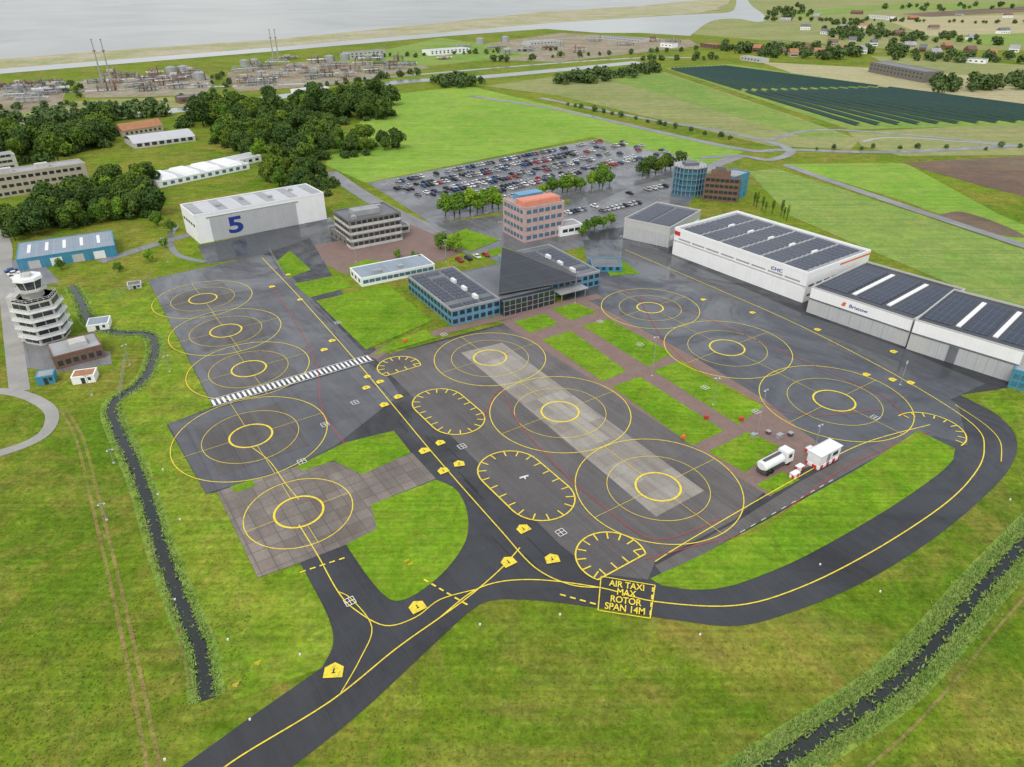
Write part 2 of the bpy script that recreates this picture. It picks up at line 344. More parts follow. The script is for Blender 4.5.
sheet('car_park',[(368,183),(592,140),(600,141),(692,158),(660,184),(560,200),(500,212),(432,224)],11,M['carpark'])
sheet('forecourt',[(585,178),(700,172),(690,205),(640,215),(560,212)],9,M['carpark'])
sheet('car_park',[(5,262),(36,256),(60,282),(10,292)],8,M['road'])
# ---- aprons
curveL=smooth([(322,668),(333,645),(330,622),(316,592),(300,563)])
curveR=smooth([(960,395),(998,416),(1016,438),(1013,462),(990,491),(936,537),(866,581),(793,612),(737,626),(680,621),(590,607),(540,601),(497,600),(472,610),(430,648),(352,720),(262,790)])
sheet('taxiway',[(150,790),(250,718)]+curveL+[(346,545),(377,528),(360,474),(296,467),(217,492),(206,494),(167,425),(213,407),(148,280),(262,255),(310,238),(380,357),(440,340),(600,300),(640,240),(590,240),(585,232),(640,225),(1010,376),(1008,388)]+curveR,14,M['asph'])
sheet('apron',[(148,280),(262,255),(272,256),(366,356),(213,405)],16,M['apron_l'])
sheet('apron',[(168,424),(213,410),(280,390),(368,364),(384,372),(400,395),(335,446),(296,466),(206,494)],16,M['apron_l'])
sheet('apron',[(374,358),(440,342),(514,322),(600,385),(700,450),(764,492),(735,520),(655,562),(648,580),(598,574),(560,545),(470,455)],16,M['apron_m'])
sheet('apron',[(583,240),(640,240),(672,256),(803,314),(905,350),(985,384),(950,400),(958,405),(968,446),(935,436),(840,462),(800,430),(765,400),(690,355),(583,300),(562,300),(590,280)],16,M['apron_r'])
sheet('service_road',[(655,566),(740,520),(800,482),(850,455),(915,428),(925,431),(860,466),(760,522),(664,577)],18,M['apron_m'])
ribbon('terminal_road',[(372,358),(404,342),(500,318),(600,296)],4,18,M['brickpath'])
sheet('concrete_pad',[(217,492),(232,487),(296,467),(335,462),(362,474),(412,453),(436,479),(371,505),(377,529),(346,545),(300,563),(258,578)],18,M['concrete'])
for i,(c,r) in enumerate((((203,299),11),((226,331),11),((249,369),12),((251,436),12))):
    cc=P(*c); sheetw('apron_patch',[cc+A*x*r+B_*y*r*.9 for x,y in((-1,-1),(1,-1),(1,1),(-1,1))],17+i,M['oval'])
sheet('landing_strip',[(461,353),(502,343),(704,491),(656,517)],18,M['strip'])
sheet('path',[(500,322),(583,298),(690,355),(765,400),(800,430),(838,457),(800,470),(770,497),(735,475),(700,450),(610,392)],17,M['brickpath'])
lawns=[[(514,322),(545,314),(558,324),(530,333)],[(552,309),(576,303),(597,312),(571,321)],[(542,340),(571,331),(626,371),(603,382)],[(582,326),(608,319),(672,353),(648,367)],
 [(612,387),(640,377),(724,431),(692,446)],[(653,371),(681,361),(764,406),(738,425)],[(708,452),(748,432),(780,447),(745,473)],[(756,485),(782,472),(800,480),(772,495)],
 [(276,262),(290,251),(311,270),(289,278)],[(294,284),(340,275),(352,287),(309,298)],[(316,301),(388,285),(432,321),(366,350)],[(440,238),(466,229),(500,240),(470,252)],[(345,268),(365,260),(395,262),(370,276)],
 [(395,340),(425,330),(437,338),(372,356)],[(602,262),(625,262),(640,274),(610,276)],[(470,256),(500,247),(516,250),(480,260)]]
for l in lawns: sheet('lawn',l,21,M['lawn'])
sheet('grass_island',[(650,579),(700,556),(760,524),(860,468),(918,431),(955,449)]+smooth([(953,460),(935,477),(882,513),(806,556),(753,579),(722,588),(692,590),(662,586)]),20,M['lawn'])
sheet('grass_island',[(371,505)]+smooth([(436,480),(456,490),(467,512),(466,540),(447,569),(420,592),(400,601),(386,597),(368,577),(346,545)])+[(377,529)],21,M['lawn'])
sheet('grass_island',[(295,467),(345,443),(394,431),(411,453),(362,475),(334,461),(303,471)],21,M['lawn'])
sheet('grass_island',[(230,487),(252,480),(256,486),(236,493)],21,M['lawn'])
sheet('grass_island',[(975,400),(1008,386),(1060,402),(1060,440),(1018,438),(1006,421)],13,M['meadow'])
sheet('meadow',[(148,281),(60,300),(95,340),(130,330),(160,350),(150,385),(118,408),(165,560),(210,660),(235,700)]+curveL+[(258,578),(217,492),(206,494),(167,425),(213,407)],2,M['meadow'])
DL=[(72,286),(80,300),(92,324),(120,333),(146,334),(155,345),(150,368),(138,385),(113,404),(117,428),(132,460),(147,500),(160,545),(183,608),(200,650),(207,700)]
ribbon('ditch_bank',DL,5.6,5,M['scrub']); ribbon('ditch_water',DL,2.6,8,M['ditch'])
DR=[(740,790),(800,748),(850,716),(900,680),(945,632),(985,585),(1060,505)]
ribbon('ditch_bank',DR,8,5,M['scrub']); ribbon('ditch_water',DR,2.6,8,M['ditch'])
ribbon('ditch_water',[(205,262),(178,255),(170,240),(176,225)],2.5,9,M['canal'])
tr=smooth([(62,408),(80,440),(95,500),(112,570),(130,650),(158,790)])
for off in(-.9,.9):
    w=[P(*q)+Vector((off,0,0)) for q in tr]; mb=MB(); ribw(mb,w,.7,.03); mb.build('dirt_track',M['dirt'],kind='structure')
ribbon('dirt_track',[(118,408),(135,470),(150,540),(175,620),(195,700)],.4,7,M['dirt'])
ribbon('dirt_track',[(840,790),(905,735),(960,675),(1000,625),(1060,560)],.5,7,M['dirt'])
def tufts(name,path,offs,n,h,mat,spread=.7):
    w=[P(*q) for q in smooth(path)]; seg=[(w[i+1]-w[i]).length for i in range(len(w)-1)]
    mb=MB()
    for _ in range(n):
        i=random.choices(range(len(seg)),seg)[0]; q=w[i].lerp(w[i+1],random.random()); d=(w[i+1]-w[i]).normalized(); nn=Vector((-d.y,d.x,0))
        q=q+nn*(random.choice(offs)+random.gauss(0,spread))
        hh=h*random.uniform(.4,1.3)
        for k in range(3):
            a=random.random()*6.3; e=Vector((math.cos(a),math.sin(a),0))*.16; l=Vector((random.gauss(0,.3),random.gauss(0,.3),hh))
            mb.add([q-e,q+e,q+l],[(0,1,2)])
    return mb.build(name,mat,kind='stuff')
tag(tufts('reeds',DL,[-1.6,1.6],4200,.4,M['reed'],.35),'reeds and rough grass along the banks of the left ditch','reeds')
tag(tufts('reeds',DR,[-1.9,-2.6,1.9,2.5],8000,.55,M['reed'],.6),'reeds and rough grass along the banks of the ditch at bottom right','reeds')
mb=MB()
for _ in range(7000):
    x=random.uniform(0,1024); y=random.uniform(600,767)
    if random.random()<.35: x=random.uniform(0,330); y=random.uniform(400,767)
    q=P(x,y)
    if (y<640 and x>300) or abs((y-718)-( -0.78*(x-285)))<62 or x<330 and 250<x: continue
    for k in range(3):
        a=random.random()*6.3; e=Vector((math.cos(a),math.sin(a),0))*.14; l=Vector((random.gauss(0,.12),random.gauss(0,.12),random.uniform(.1,.22)))
        mb.add([q-e,q+e,q+l],[(0,1,2)])
tag(mb.build('grass_tussocks',M['tuss'],kind='stuff'),'coarse tussocks scattered over the mown grass in the foreground','grass')
# ---------------------------------------------------------------- markings
Z=.006
def pad(c,ro,ri=5,rm=None,lev=26):
    cc=P(*c); mb=MB(); ring(mb,cc,ri,.48,lev*Z); ring(mb,cc,ro,.22,lev*Z)
    if rm: ring(mb,cc,rm,.14,lev*Z)
    for d in(A,B_):
        for s in(-1,1): ribw(mb,[cc+d*s*(ri+.25),cc+d*s*(ro-.12)],.1,lev*Z)
    mb.build('helipad_marking',M['yellow'],kind='structure')
pad((203,299),16.5,4.6,10.5,26); pad((226,331),17,4.8,11,27); pad((249,369),17,4.8,11,28); pad((251,436),18.5,5.1,11.5,26)
pad((299,512),11.3,5.1,None,26)
pad((490,358),16.6,4.9,11.5,26); pad((560,412),18.4,4.9,12,27); pad((658,487),18.5,5,11.4,28)
pad((650,308),16.6,4.4,10.5,26); pad((727,348),19,5.2,11.8,27); pad((834,401),19.3,5.3,12,28)
def stadium(c,L,W,rot=A,n=9,arc=None,close=True):
    cc=P(*c); q=Vector((-rot.y,rot.x,0)); r=W/2; h=(L-W)/2; pts=[]; z=30*Z
    if arc:
        for i in range(33):
            a=-arc+2*arc*i/32; pts.append(cc+rot*(math.cos(a)*r)+q*(math.sin(a)*r))
        if close: pts.append(pts[0])
    else:
        for s0 in(1,-1):
            for i in range(17):
                a=-math.pi/2*s0+math.pi*i/16; pts.append(cc+rot*(s0*h+math.cos(a)*r)+q*(math.sin(a)*r))
        pts.append(pts[0])
    if close: sheetw('oval_stand',[p.copy() for p in pts[:-1]],22,M['oval'])
    mb=MB(); ribw(mb,pts,.32,z)
    tot=[(pts[i+1]-pts[i]).length for i in range(len(pts)-1)]; S=sum(tot)
    for k in range(n):
        s=(k+.5)/n*S; i=0
        while s>tot[i]: s-=tot[i]; i+=1
        p=pts[i].lerp(pts[i+1],s/tot[i]); d=(pts[i+1]-pts[i]).normalized(); nn=Vector((-d.y,d.x,0))
        ribw(mb,[p+nn*.2,p+nn*2.0],.3,z)
    mb.build('tick_oval_marking',M['yellow'],kind='structure')
stadium((448,411),24,14,n=20); stadium((525,484),27,15,n=20)
stadium((611,557),14,14,rot=-A,n=14,arc=R(118)); stadium((399,367),12.5,12.5,rot=-A,n=13,arc=R(118)) ; stadium((930,430),16,16,rot=B_,n=9,arc=R(95),close=False)
Y=M['yellow']
def yl(pts,w=.24,lev=24,m=Y): return ribbon('taxiway_line',pts,w,lev,m)
yl([(200,787),(240,757),(330,702),(395,650),(440,618),(470,596),(500,570),(520,548)],.25,23)
yl([(440,618),(480,588),(530,580),(600,588),(655,602),(735,606),(800,588),(872,552),(940,508),(973,476),(984,450),(972,424),(900,378),(800,326),(700,282),(625,250)],.25)
yl([(262,258),(300,298),(355,360),(395,408),(440,462),(500,530),(535,568),(570,585),(600,588)],.25,25)
yl([(299,525),(318,556),(338,592),(355,610),(385,626),(415,618),(440,600),(475,590)],.22,23)
yl([(655,562),(690,540),(790,482),(860,445),(930,425)],.22,22)
yl([(338,592),(352,600),(372,628),(360,660),(340,695)],.18,26)
yl([(955,405),(985,425),(1000,442),(1001,462)],.2,23)
yl([(299,500),(285,483),(270,462),(251,447)],.18,24)
for a,b in(((424,580),(470,607)),((300,573),(352,556)),((560,595),(600,606)),((653,588),(650,618))):
    dashes('holding_line',a,b,.36,1.1,.8,31,Y)
dashes('service_road_line',(740,533),(840,476),.12,1.5,1.8,24,M['white'])
for pts in([(645,560),(700,545),(760,528),(845,468),(930,432)],[(270,284),(300,330),(318,372),(322,410),(345,445)],[(483,420),(500,390),(520,425),(560,470),(600,505),(655,540),(720,520)],[(640,300),(668,345),(720,385),(800,415),(880,410)],[(600,280),(640,296),(700,316),(800,360),(880,395),(905,418)]):
    ribbon('red_boundary_line',pts,.15,33,M['red'])
a,b=P(211,404),P(371,358); d=(b-a).normalized(); n=34; mb=MB()
q=Vector((d.y,-d.x,0))
for i in range(n):
    c=a.lerp(b,(i+.5)/n); ribw(mb,[c-q*1.6,c+q*1.6],.68,33*Z)
mb.build('white_bar_marking',M['white'],kind='structure')
mb=MB(); ribw(mb,[a-q*2.0,b-q*2.0],.18,33*Z); ribw(mb,[a+q*2.0,b+q*2.0],.18,33*Z); mb.build('white_edge_line',M['white'],kind='structure')
mb=MB()
for _ in range(34):
    base=P(300,290).lerp(P(530,560),random.random())+B_*random.gauss(0,1.6)
    ribw(mb,[base,base+A*random.uniform(3,10)],.14,21.3*Z)
mb.build('tyre_marks',M['tyre'],kind='structure')
for (x,y,s,ang) in [(417,607,3,0),(334,671,3.3,.3),(508,562,2.9,0),(552,559,2.9,.2),(523,529,2.8,0),(443,471,2.6,0),(459,464,2.6,.2),(440,443,2.3,0),(424,451,2.6,0),(384,405,2.4,0),(398,397,2.4,0),(366,388,2.2,0),(380,382,2.2,0),(367,377,2,0),(332,341,2.2,0),(324,350,2.2,0),(300,300,2,0),(272,287,2.2,0),(288,275,2,0),(893,352,2.2,0),(910,383,2.2,0),(892,380,2.2,0),(817,330,2.2,0),(752,313,2,0),(703,300,2,0),(866,375,2.2,0)]:
    c=P(x,y); u=(-A if ang==0 else -A+B_*ang*2).normalized(); v=Vector((-u.y,u.x,0)); h=s*.43
    mb=MB(); pts=[c+v*h*1.1-u*h,c-v*h*1.1-u*h,c-v*h*1.1+u*h*.45,c+u*h*1.1,c+v*h*1.1+u*h*.45]
    mb.add([(p_.x,p_.y,35*Z) for p_ in pts[::-1]],[(0,1,2,3,4)])
    ribw(mb,[c-u*h*.35,c+u*h*.3],.16*h,37*Z,1); ribw(mb,[c-v*h*.22-u*h*.35,c+v*h*.22-u*h*.35],.14*h,38*Z,1)
    mb.build('arrow_shield_marking',[Y,M['black']],kind='structure')
for x,y in [(350,602),(561,533),(462,447),(355,403),(302,462),(338,323),(325,425),(875,418),(756,412),(705,388),(640,345),(600,322),(444,335)]:
    c=P(x,y); mb=MB(); h=.9
    for i,(s1,s2) in enumerate((((-1,-1),(1,-1)),((1,-1),(1,1)),((1,1),(-1,1)),((-1,1),(-1,-1)))):
        ribw(mb,[c+A*s1[0]*h+B_*s1[1]*h,c+A*s2[0]*h+B_*s2[1]*h],.13,(34+i%2)*Z)
    ribw(mb,[c-A*h,c+A*h],.12,36*Z); ribw(mb,[c-B_*h,c+B_*h],.12,37*Z)
    mb.build('square_cross_marking',M['white'],kind='structure')
q4=[P(601,577),P(655,586),P(650,619),P(598,611)]
mb=MB()
for i in range(4): ribw(mb,[q4[i],q4[(i+1)%4]],.2,(34+i%2)*Z)
mb.build('text_box_marking',Y,kind='structure')
c=sum(q4,Vector())/4; e=(P(652,603)-P(600,595)).normalized(); ang=math.atan2(e.y,e.x); dn=Vector((e.y,-e.x,0))
for i,s in enumerate(['AIR TAXI','MAX','ROTOR','SPAN 14M']):
    o=text('painted_text',s,2.1,Y,kind='structure',bold=.018); p_=c+dn*(-2.85+1.9*i); o.location=(p_.x,p_.y,34*Z); o.rotation_euler=(0,0,ang); o.scale=(.78,1.05,1)
# ---------------------------------------------------------------- buildings
def building(name,label,cat,bl,br,back,top=None,H=None,wall='wwall',roof='roofgrey',par=.5,group=None):
    o=P(*bl); r=P(*br); d=r-o; W=d.length; ang=math.atan2(d.y,d.x); ey=Vector((-math.sin(ang),math.cos(ang),0))
    if H is None: H=HT(o,top)
    D=(P(back[0],back[1],H)-o).dot(ey) if isinstance(back,tuple) else back
    e=thing(name,label,cat,o,ang,group)
    MB().box(0,0,-.2,W,D,H).build('wall',M[wall],e)
    if roof: MB().box(.25,.25,H-.05,W-.25,D-.25,H+.04).build('roof',M[roof],e)
    if par:
        mb=MB(); t=.3; mb.box(-.06,-.06,H-.3,W+.06,t,H+par); mb.box(-.06,D-t,H-.3,W+.06,D+.06,H+par); mb.box(-.06,t+.002,H-.3,t,D-t-.002,H+par); mb.box(W-t,t+.002,H-.3,W+.06,D-t-.002,H+par)
        mb.build('parapet',M[wall],e)
    return dict(e=e,W=W,D=D,H=H,o=o,a=ang)
def panel(b,face,s0,s1,z0,z1,mat,name,pr=.08,parent=None):
    W=b['W']; mb=MB()
    if face=='front': mb.box(s0,-pr,z0,s1,.05,z1)
    elif face=='right': mb.box(W-.05,s0,z0,W+pr,s1,z1)
    else: mb.box(-pr,s0,z0,.05,s1,z1)
    return mb.build(name,M[mat],parent or b['e'])
def wins(b,face,s0,s1,n,zs,w,h,mat='glass',name='window',pr=.07):
    for z in zs:
        for i in range(n):
            c=s0+(s1-s0)*(i+.5)/n; panel(b,face,c-w/2,c+w/2,z,z+h,mat,name,pr)
def solar(b,x0,x1,y0,y1,step,depth,h=.35):
    H=b['H']+.06; s=y0
    while s+depth<=y1+.01:
        mb=MB()
        mb.add([(x0,s,H+.08),(x1,s,H+.08),(x1,s+depth,H+h),(x0,s+depth,H+h),(x0,s,H),(x1,s,H),(x1,s+depth,H),(x0,s+depth,H)],[(0,1,2,3),(4,5,1,0),(5,6,2,1),(6,7,3,2),(7,4,0,3)])
        mb.build('solar_panel',M['solar'],b['e']); s+=step
def unit(b,x,y,w,d,h,mat='steel',name='roof_unit'):
    H=b['H']; mb=MB().box(x,y,H,x+w,y+d,H+h); mb.box(x+.15,y+.15,H+h,x+w-.15,y+d-.15,H+h+.15); mb.build(name,M[mat],b['e'])
b=building('aircraft_hangar','white hangar with a large blue number 5 on its door front','hangar',(200,244),(327,219),(180,205),216,wall='wwall',roof='roofgrey',par=.35)
W,D,H=b['W'],b['D'],b['H']
for i in range(6): panel(b,'front',W*.1+i*W*.66/6+.08,W*.1+(i+1)*W*.66/6-.08,0.1,H*.82,'dwall','hangar_door',.14)
panel(b,'front',W*.08,W*.78,H*.84,H*.88,'roofgrey','door_track',.2)
o=text('number','5',H*.78,M['bluep'],b['e'],bold=.03); o.location=(W*.28,-.22,H*.42); o.rotation_euler=(R(90),0,0); o.scale=(1.5,1,1)
for i in range(5): MB().box(W*.08+i*W*.18,1.5,H+.05,W*.08+i*W*.18+W*.11,D-1.5,H+.16).build('roof_panel',M['rooflight'],b['e'])
for i in range(4): unit(b,W*.2+i*W*.2,D*.35+(i%2)*5,1.8,1.6,.9)
wins(b,'left',1,D-1,5,[H*.55],2.2,1.2); panel(b,'right',2,5,0,3,'bluep','door')
b=building('storage_shed','bright blue shed with a grey sheet roof and white doors at the left','shed',(20,271),(118,256),(14,244),260,wall='bwall',roof='roofblue',par=.15)
for i in range(4): panel(b,'front',b['W']*(.1+.22*i),b['W']*(.1+.22*i)+4,.1,3.2,'whitep' if i%2 else 'dwall','door')
wins(b,'right',1,b['D']-1,2,[1.5],1.8,1.2)
for i in range(5): MB().box(b['W']*(.1+.18*i),b['D']*.3,b['H']+.05,b['W']*(.1+.18*i)+1.2,b['D']*.8,b['H']+.15).build('skylight',M['whitep'],b['e'])
b=building('office_block','long beige four storey block at the left picture edge','building',(-30,203),(91,184),13,181,wall='beige',roof='roofgrey')
wins(b,'front',2,b['W']-2,16,[b['H']*k/3+.9 for k in range(3)],2.2,1.5)
wins(b,'right',1,b['D']-1,3,[b['H']*k/3+.9 for k in range(3)],1.4,1.3); unit(b,b['W']*.6,4,6,4,2,'concretew'); unit(b,b['W']*.3,4,6,4,2,'concretew')
b=building('office_block','narrow beige block behind the long beige block at the left edge','building',(-20,176),(20,170),10,160,wall='concretew',roof='roofgrey')
wins(b,'front',2,b['W']-2,6,[2,5,8],2.4,1.3)
b=building('low_building','low white building with white sawtooth roofs beside the wood','building',(160,188),(250,169),(157,172),182,wall='wwall',roof='rooflight',par=.2)
for i in range(4): MB().frus(b['W']*(.05+.24*i),1,b['W']*(.05+.24*i)+b['W']*.16,b['D']-1,b['H']+.05,b['H']+1.4,.6,1.5).build('roof_light',M['whitep'],b['e'])
wins(b,'front',1,b['W']-1,12,[.9],2.2,1.6,'bglass')
b=building('low_building','flat white building at the right end of the sawtooth roofs','building',(205,174),(262,161),12,168,wall='wwall',roof='rooflight',par=.3)
wins(b,'front',1,b['W']-1,8,[1],2.2,1.4)
b=building('round_hall','pale low hall with a curved silver roof in the wood','building',(135,149),(196,141),24,144,wall='concretew',roof=None,par=0)
mb=MB(); W,D,H=b['W'],b['D'],b['H']
n=10; vs=[]
for i in range(n+1):
    t=i/n; z=H+.05+3*math.sin(math.pi*t)
    vs+=[(0-.3,D*t,z),(W+.3,D*t,z)]
mb.add(vs,[(2*i,2*i+1,2*i+3,2*i+2) for i in range(n)]); mb.build('roof',M['rooflight'],b['e']); wins(b,'front',1,W-1,8,[1],3,2)
def gable(b,mat='orange',h=4):
    W,D,H=b['W'],b['D'],b['H']; MB().add([(-.4,-.4,H),(W+.4,-.4,H),(W+.4,D+.4,H),(-.4,D+.4,H),(-.4,D/2,H+h),(W+.4,D/2,H+h)],[(0,1,5,4),(2,3,4,5),(1,2,5),(3,0,4),(3,2,1,0)]).build('roof',M[mat],b['e'])
b=building('brick_house','long house with orange tiled roof behind the silver hall','house',(124,137),(164,131),12,131,wall='beige',roof=None,par=0); gable(b); wins(b,'front',1,b['W']-1,8,[1.2],1.6,1.6)
b=building('office_building','grey brown four storey office with pale window bands','building',(352,250),(403,240),(329,212),222,wall='brownwall',roof='roofmid',par=.5)
W,D,H=b['W'],b['D'],b['H']
for k in range(4):
    z=H*k/4
    for f,L in(('front',W),('left',D)):
        nn=9 if f=='front' else 7
        panel(b,f,.1,L-.1,z+H/4*.04,z+H/4*.42,'concretew','spandrel',.1)
        for i in range(nn): panel(b,f,.6+(L-1.2)*i/nn+.35,.6+(L-1.2)*(i+1)/nn-.35,z+H/4*.46,z+H/4*.9,'glass','window',.06)
unit(b,W*.2,D*.3,W*.5,D*.35,2,'roofgrey'); unit(b,W*.1,D*.1,2,2,1.2); unit(b,W*.75,D*.7,2.5,2,1)
b=building('office_wing','lower grey wing beside the grey brown office','building',(330,236),(348,247),(362,208),228,wall='brownwall',roof='roofmid',par=.3)
wins(b,'front',.5,b['W']-.5,4,[1],1.2,1.2)
b=building('low_office','low white office with blue window strip below the grey office','building',(362,287),(435,272),(347,269),279,wall='wwall',roof='roofblue',par=.3)
wins(b,'front',.5,b['W']-.5,12,[1.1],b['W']/14,1.3,'bglass'); wins(b,'left',.5,b['D']-.5,3,[1.1],1.6,1.3); unit(b,6,2,3,2,1); unit(b,16,3,2,2,.8)
b=building('pink_office','pink office block with salmon roof boxes and blue window rows','building',(524,243),(563,235),(503,199),209,wall='pinkwall',roof='roofgrey',par=.5)
W,D,H=b['W'],b['D'],b['H']
for k in range(4):
    wins(b,'front',.8,W-.8,6,[H*k/4+H/4*.3],W/9,H/4*.45,'bglass'); wins(b,'left',.8,D-.8,6,[H*k/4+H/4*.3],D/9,H/4*.45,'bglass')
MB().box(W*.05,D*.1,H,W*.95,D*.5,H+2.2).build('roof_box',M['salmon'],b['e']); MB().box(W*.2,D*.6,H,W*.8,D*.9,H+2.6).build('roof_box',M['bluewall'],b['e']); MB().box(W*.1,D*.15,H+2.21,W*.9,D*.45,H+2.4).build('roof_slab',M['salmon'],b['e'])
cc=P(687,193); H=HT(cc,165); rr=(P(704,193)-cc).x; G=thing('glass_office','faceted office of stacked blue glass bands beside the brown office','building',cc,.2)
MB().cyl(0,0,0,H,rr*.9,n=8).build('wall',M['bglass'],G)
for k in range(6): MB().cyl(0,0,H*k/5-.15 if k else .05,H*k/5+.2,rr*1.02,n=8).build('floor_band',M['steel'] if k==5 else M['bwall'],G)
for k in range(8):
    for ins in(.02,.34,.66): 
        mb=MB(); a=2*math.pi*k/8; b_=a+2*math.pi/8; p=Vector((math.cos(a),math.sin(a),0))*rr; q=Vector((math.cos(b_),math.sin(b_),0))*rr; x=p.lerp(q,ins); mb.tube(x,x+Vector((0,0,H+1.2)),.18); mb.build('frame_post',M['steel'],G)
MB().box(-rr*.4,-rr*.3,H+.21,rr*.4,rr*.3,H+1.6).build('roof_box',M['roofmid'],G)
b=building('brown_office','brown brick office with dark roof beside the blue glass office','building',(702,200),(737,203),(745,178),177,wall='brick',roof='roofmid')
W,D,H=b['W'],b['D'],b['H']; wins(b,'front',.5,W-.5,7,[H*k/4+1 for k in range(4)],1.9,H/4-1.4); wins(b,'right',.5,D-.5,5,[H*k/4+1 for k in range(4)],1.9,H/4-1.4)
MB().box(W*.15,D*.3,H,W*.7,D*.8,H+3.4).build('roof_box',M['brick'],b['e']); MB().box(W*.25,D*.4,H+3.41,W*.55,D*.7,H+5).build('roof_box',M['roofmid'],b['e'])
b=building('glass_office','low blue glass wing at the right of the brown office','building',(731,202),(746,196),10,178,wall='bwall',roof='roofgrey')
wins(b,'front',.4,b['W']-.4,3,[1,4,7],1.5,1.8,'bglass')
# ---- right hangars
b=building('aircraft_hangar','grey hangar at the far left end of the hangar row','hangar',(623,238),(668,248),(659,203),219,wall='gwall',roof='roofmid',par=.5)
W,D,H=b['W'],b['D'],b['H']
for i in range(6): panel(b,'front',W*(.06+.15*i),W*(.06+.15*i)+W*.13,.1,H*.7,'dwall','hangar_door',.12)
solar(b,1.5,W*.46,2,D-2,2.6,1.8); solar(b,W*.54,W-1.5,2,D-2,2.6,1.8)
panel(b,'right',1,D-1,H*.35,H*.6,'wwall','wall_band',.1)
b=building('aircraft_hangar','largest white hangar with rows of solar panels on its roof','hangar',(672,254),(802,303),(736,212),229,wall='wwall',roof='roofgrey',par=.8)
W,D,H=b['W'],b['D'],b['H']
for k in range(6): 
    x0=2+(W-4)*k/6; solar(b,x0+.5,x0+(W-4)/6-.9,2.5,D-2.5,3.1,2.1)
for k in range(1,6): unit(b,2+(W-4)*k/6-.6,D*.5,1,3,.8,'whitep')
for i in range(10): panel(b,'front',1.2+i*(W-2.4)/10+.07,1.2+(i+1)*(W-2.4)/10-.07,.1,H*.52,'wwall','hangar_door',.14)
panel(b,'front',0.1,W-.1,H*.56,H*.6,'gwall','door_track',.2)
for i in range(8): panel(b,'front',2+i*(W-4)/8+.5,2+(i+1)*(W-4)/8-.5,H*.66,H*.71,'roofgrey','window',.09)
panel(b,'right',D*.5,D-.1,H*.92,H*.98,'orangep','red_stripe',.12); panel(b,'front',.2,3,H*.8,H*.95,'redp','red_panel',.12)
wins(b,'right',1,D-1,8,[2,5.5],D/12,.8,'roofmid'); 
o=text('sign','CHC',1.6,M['bluep'],b['e']); o.location=(W*.8,-.25,H*.82); o.rotation_euler=(R(90),0,0); o.scale=(1.4,1,1)
def cross_lights(b):
    W,D=b['W'],b['D']; H=b['H']
    for k in range(2): MB().box(W*(.34+.34*k),D*.14,H+.05,W*(.34+.34*k)+1.3,D*.86,H+.4).build('skylight',M['whitep'],b['e'])
    for x0,x1 in((.03,.3),(.42,.64),(.76,.97)): solar(b,W*x0,W*x1,D*.12,D*.9,2.6,1.9)
b=building('aircraft_hangar','grey hangar with dark roof between the white hangar and the end hangar','hangar',(806,312),(905,347),(865,262),288,wall='gwall',roof='roofdark',par=.6)
W,D,H=b['W'],b['D'],b['H']; cross_lights(b)
for i in range(7): panel(b,'front',W*.12+i*W*.76/7+.07,W*.12+(i+1)*W*.76/7-.07,.1,H*.55,'dwall','hangar_door',.12)
panel(b,'front',.1,W-.1,H*.62,H*1.02,'wwall','fascia_band',.1); panel(b,'front',.1,W-.1,H*.57,H*.61,'roofmid','door_track',.2)
o=text('sign','Bristow',1.5,M['bluep'],b['e']); o.location=(W*.5,-.2,H*.8); o.rotation_euler=(R(90),0,0); o.scale=(1.3,1,1)
MB().add([(W*.5-5.6,-.2,H*.73),(W*.5-4.4,-.2,H*.73),(W*.5-4.1,-.2,H*.88),(W*.5-5.1,-.2,H*.88)],[(0,1,2,3)]).build('sign_mark',M['orangep'],b['e'])
b=building('aircraft_hangar','grey end hangar with dark roof at the right picture edge','hangar',(906,349),(1012,383),(972,295),321,wall='gwall',roof='roofdark',par=.6)
W,D,H=b['W'],b['D'],b['H']; cross_lights(b)
for i in range(8): panel(b,'front',W*.2+i*W*.72/8+.07,W*.2+(i+1)*W*.72/8-.07,.1,H*.55,'roofmid' if i==2 else 'dwall','hangar_door',.12)
panel(b,'front',.1,W-.1,H*.62,H*1.02,'wwall','fascia_band',.1); panel(b,'front',.1,W-.1,H*.57,H*.61,'roofmid','door_track',.2)
b=building('blue_annex','small blue glass annex at the right end of the last hangar','building',(1007,387),(1040,396),9,370,wall='bwall',roof='roofgrey',par=.3)
wins(b,'front',.3,b['W']-.3,4,[.8,3],1.4,1.4,'bglass')
b=building('shed','low blue shed between the terminal and the first hangar','shed',(592,272),(622,272),(590,258),267,wall='bwall',roof='roofmid',par=.2); wins(b,'front',.4,b['W']-.4,4,[.8],1.4,1.2)
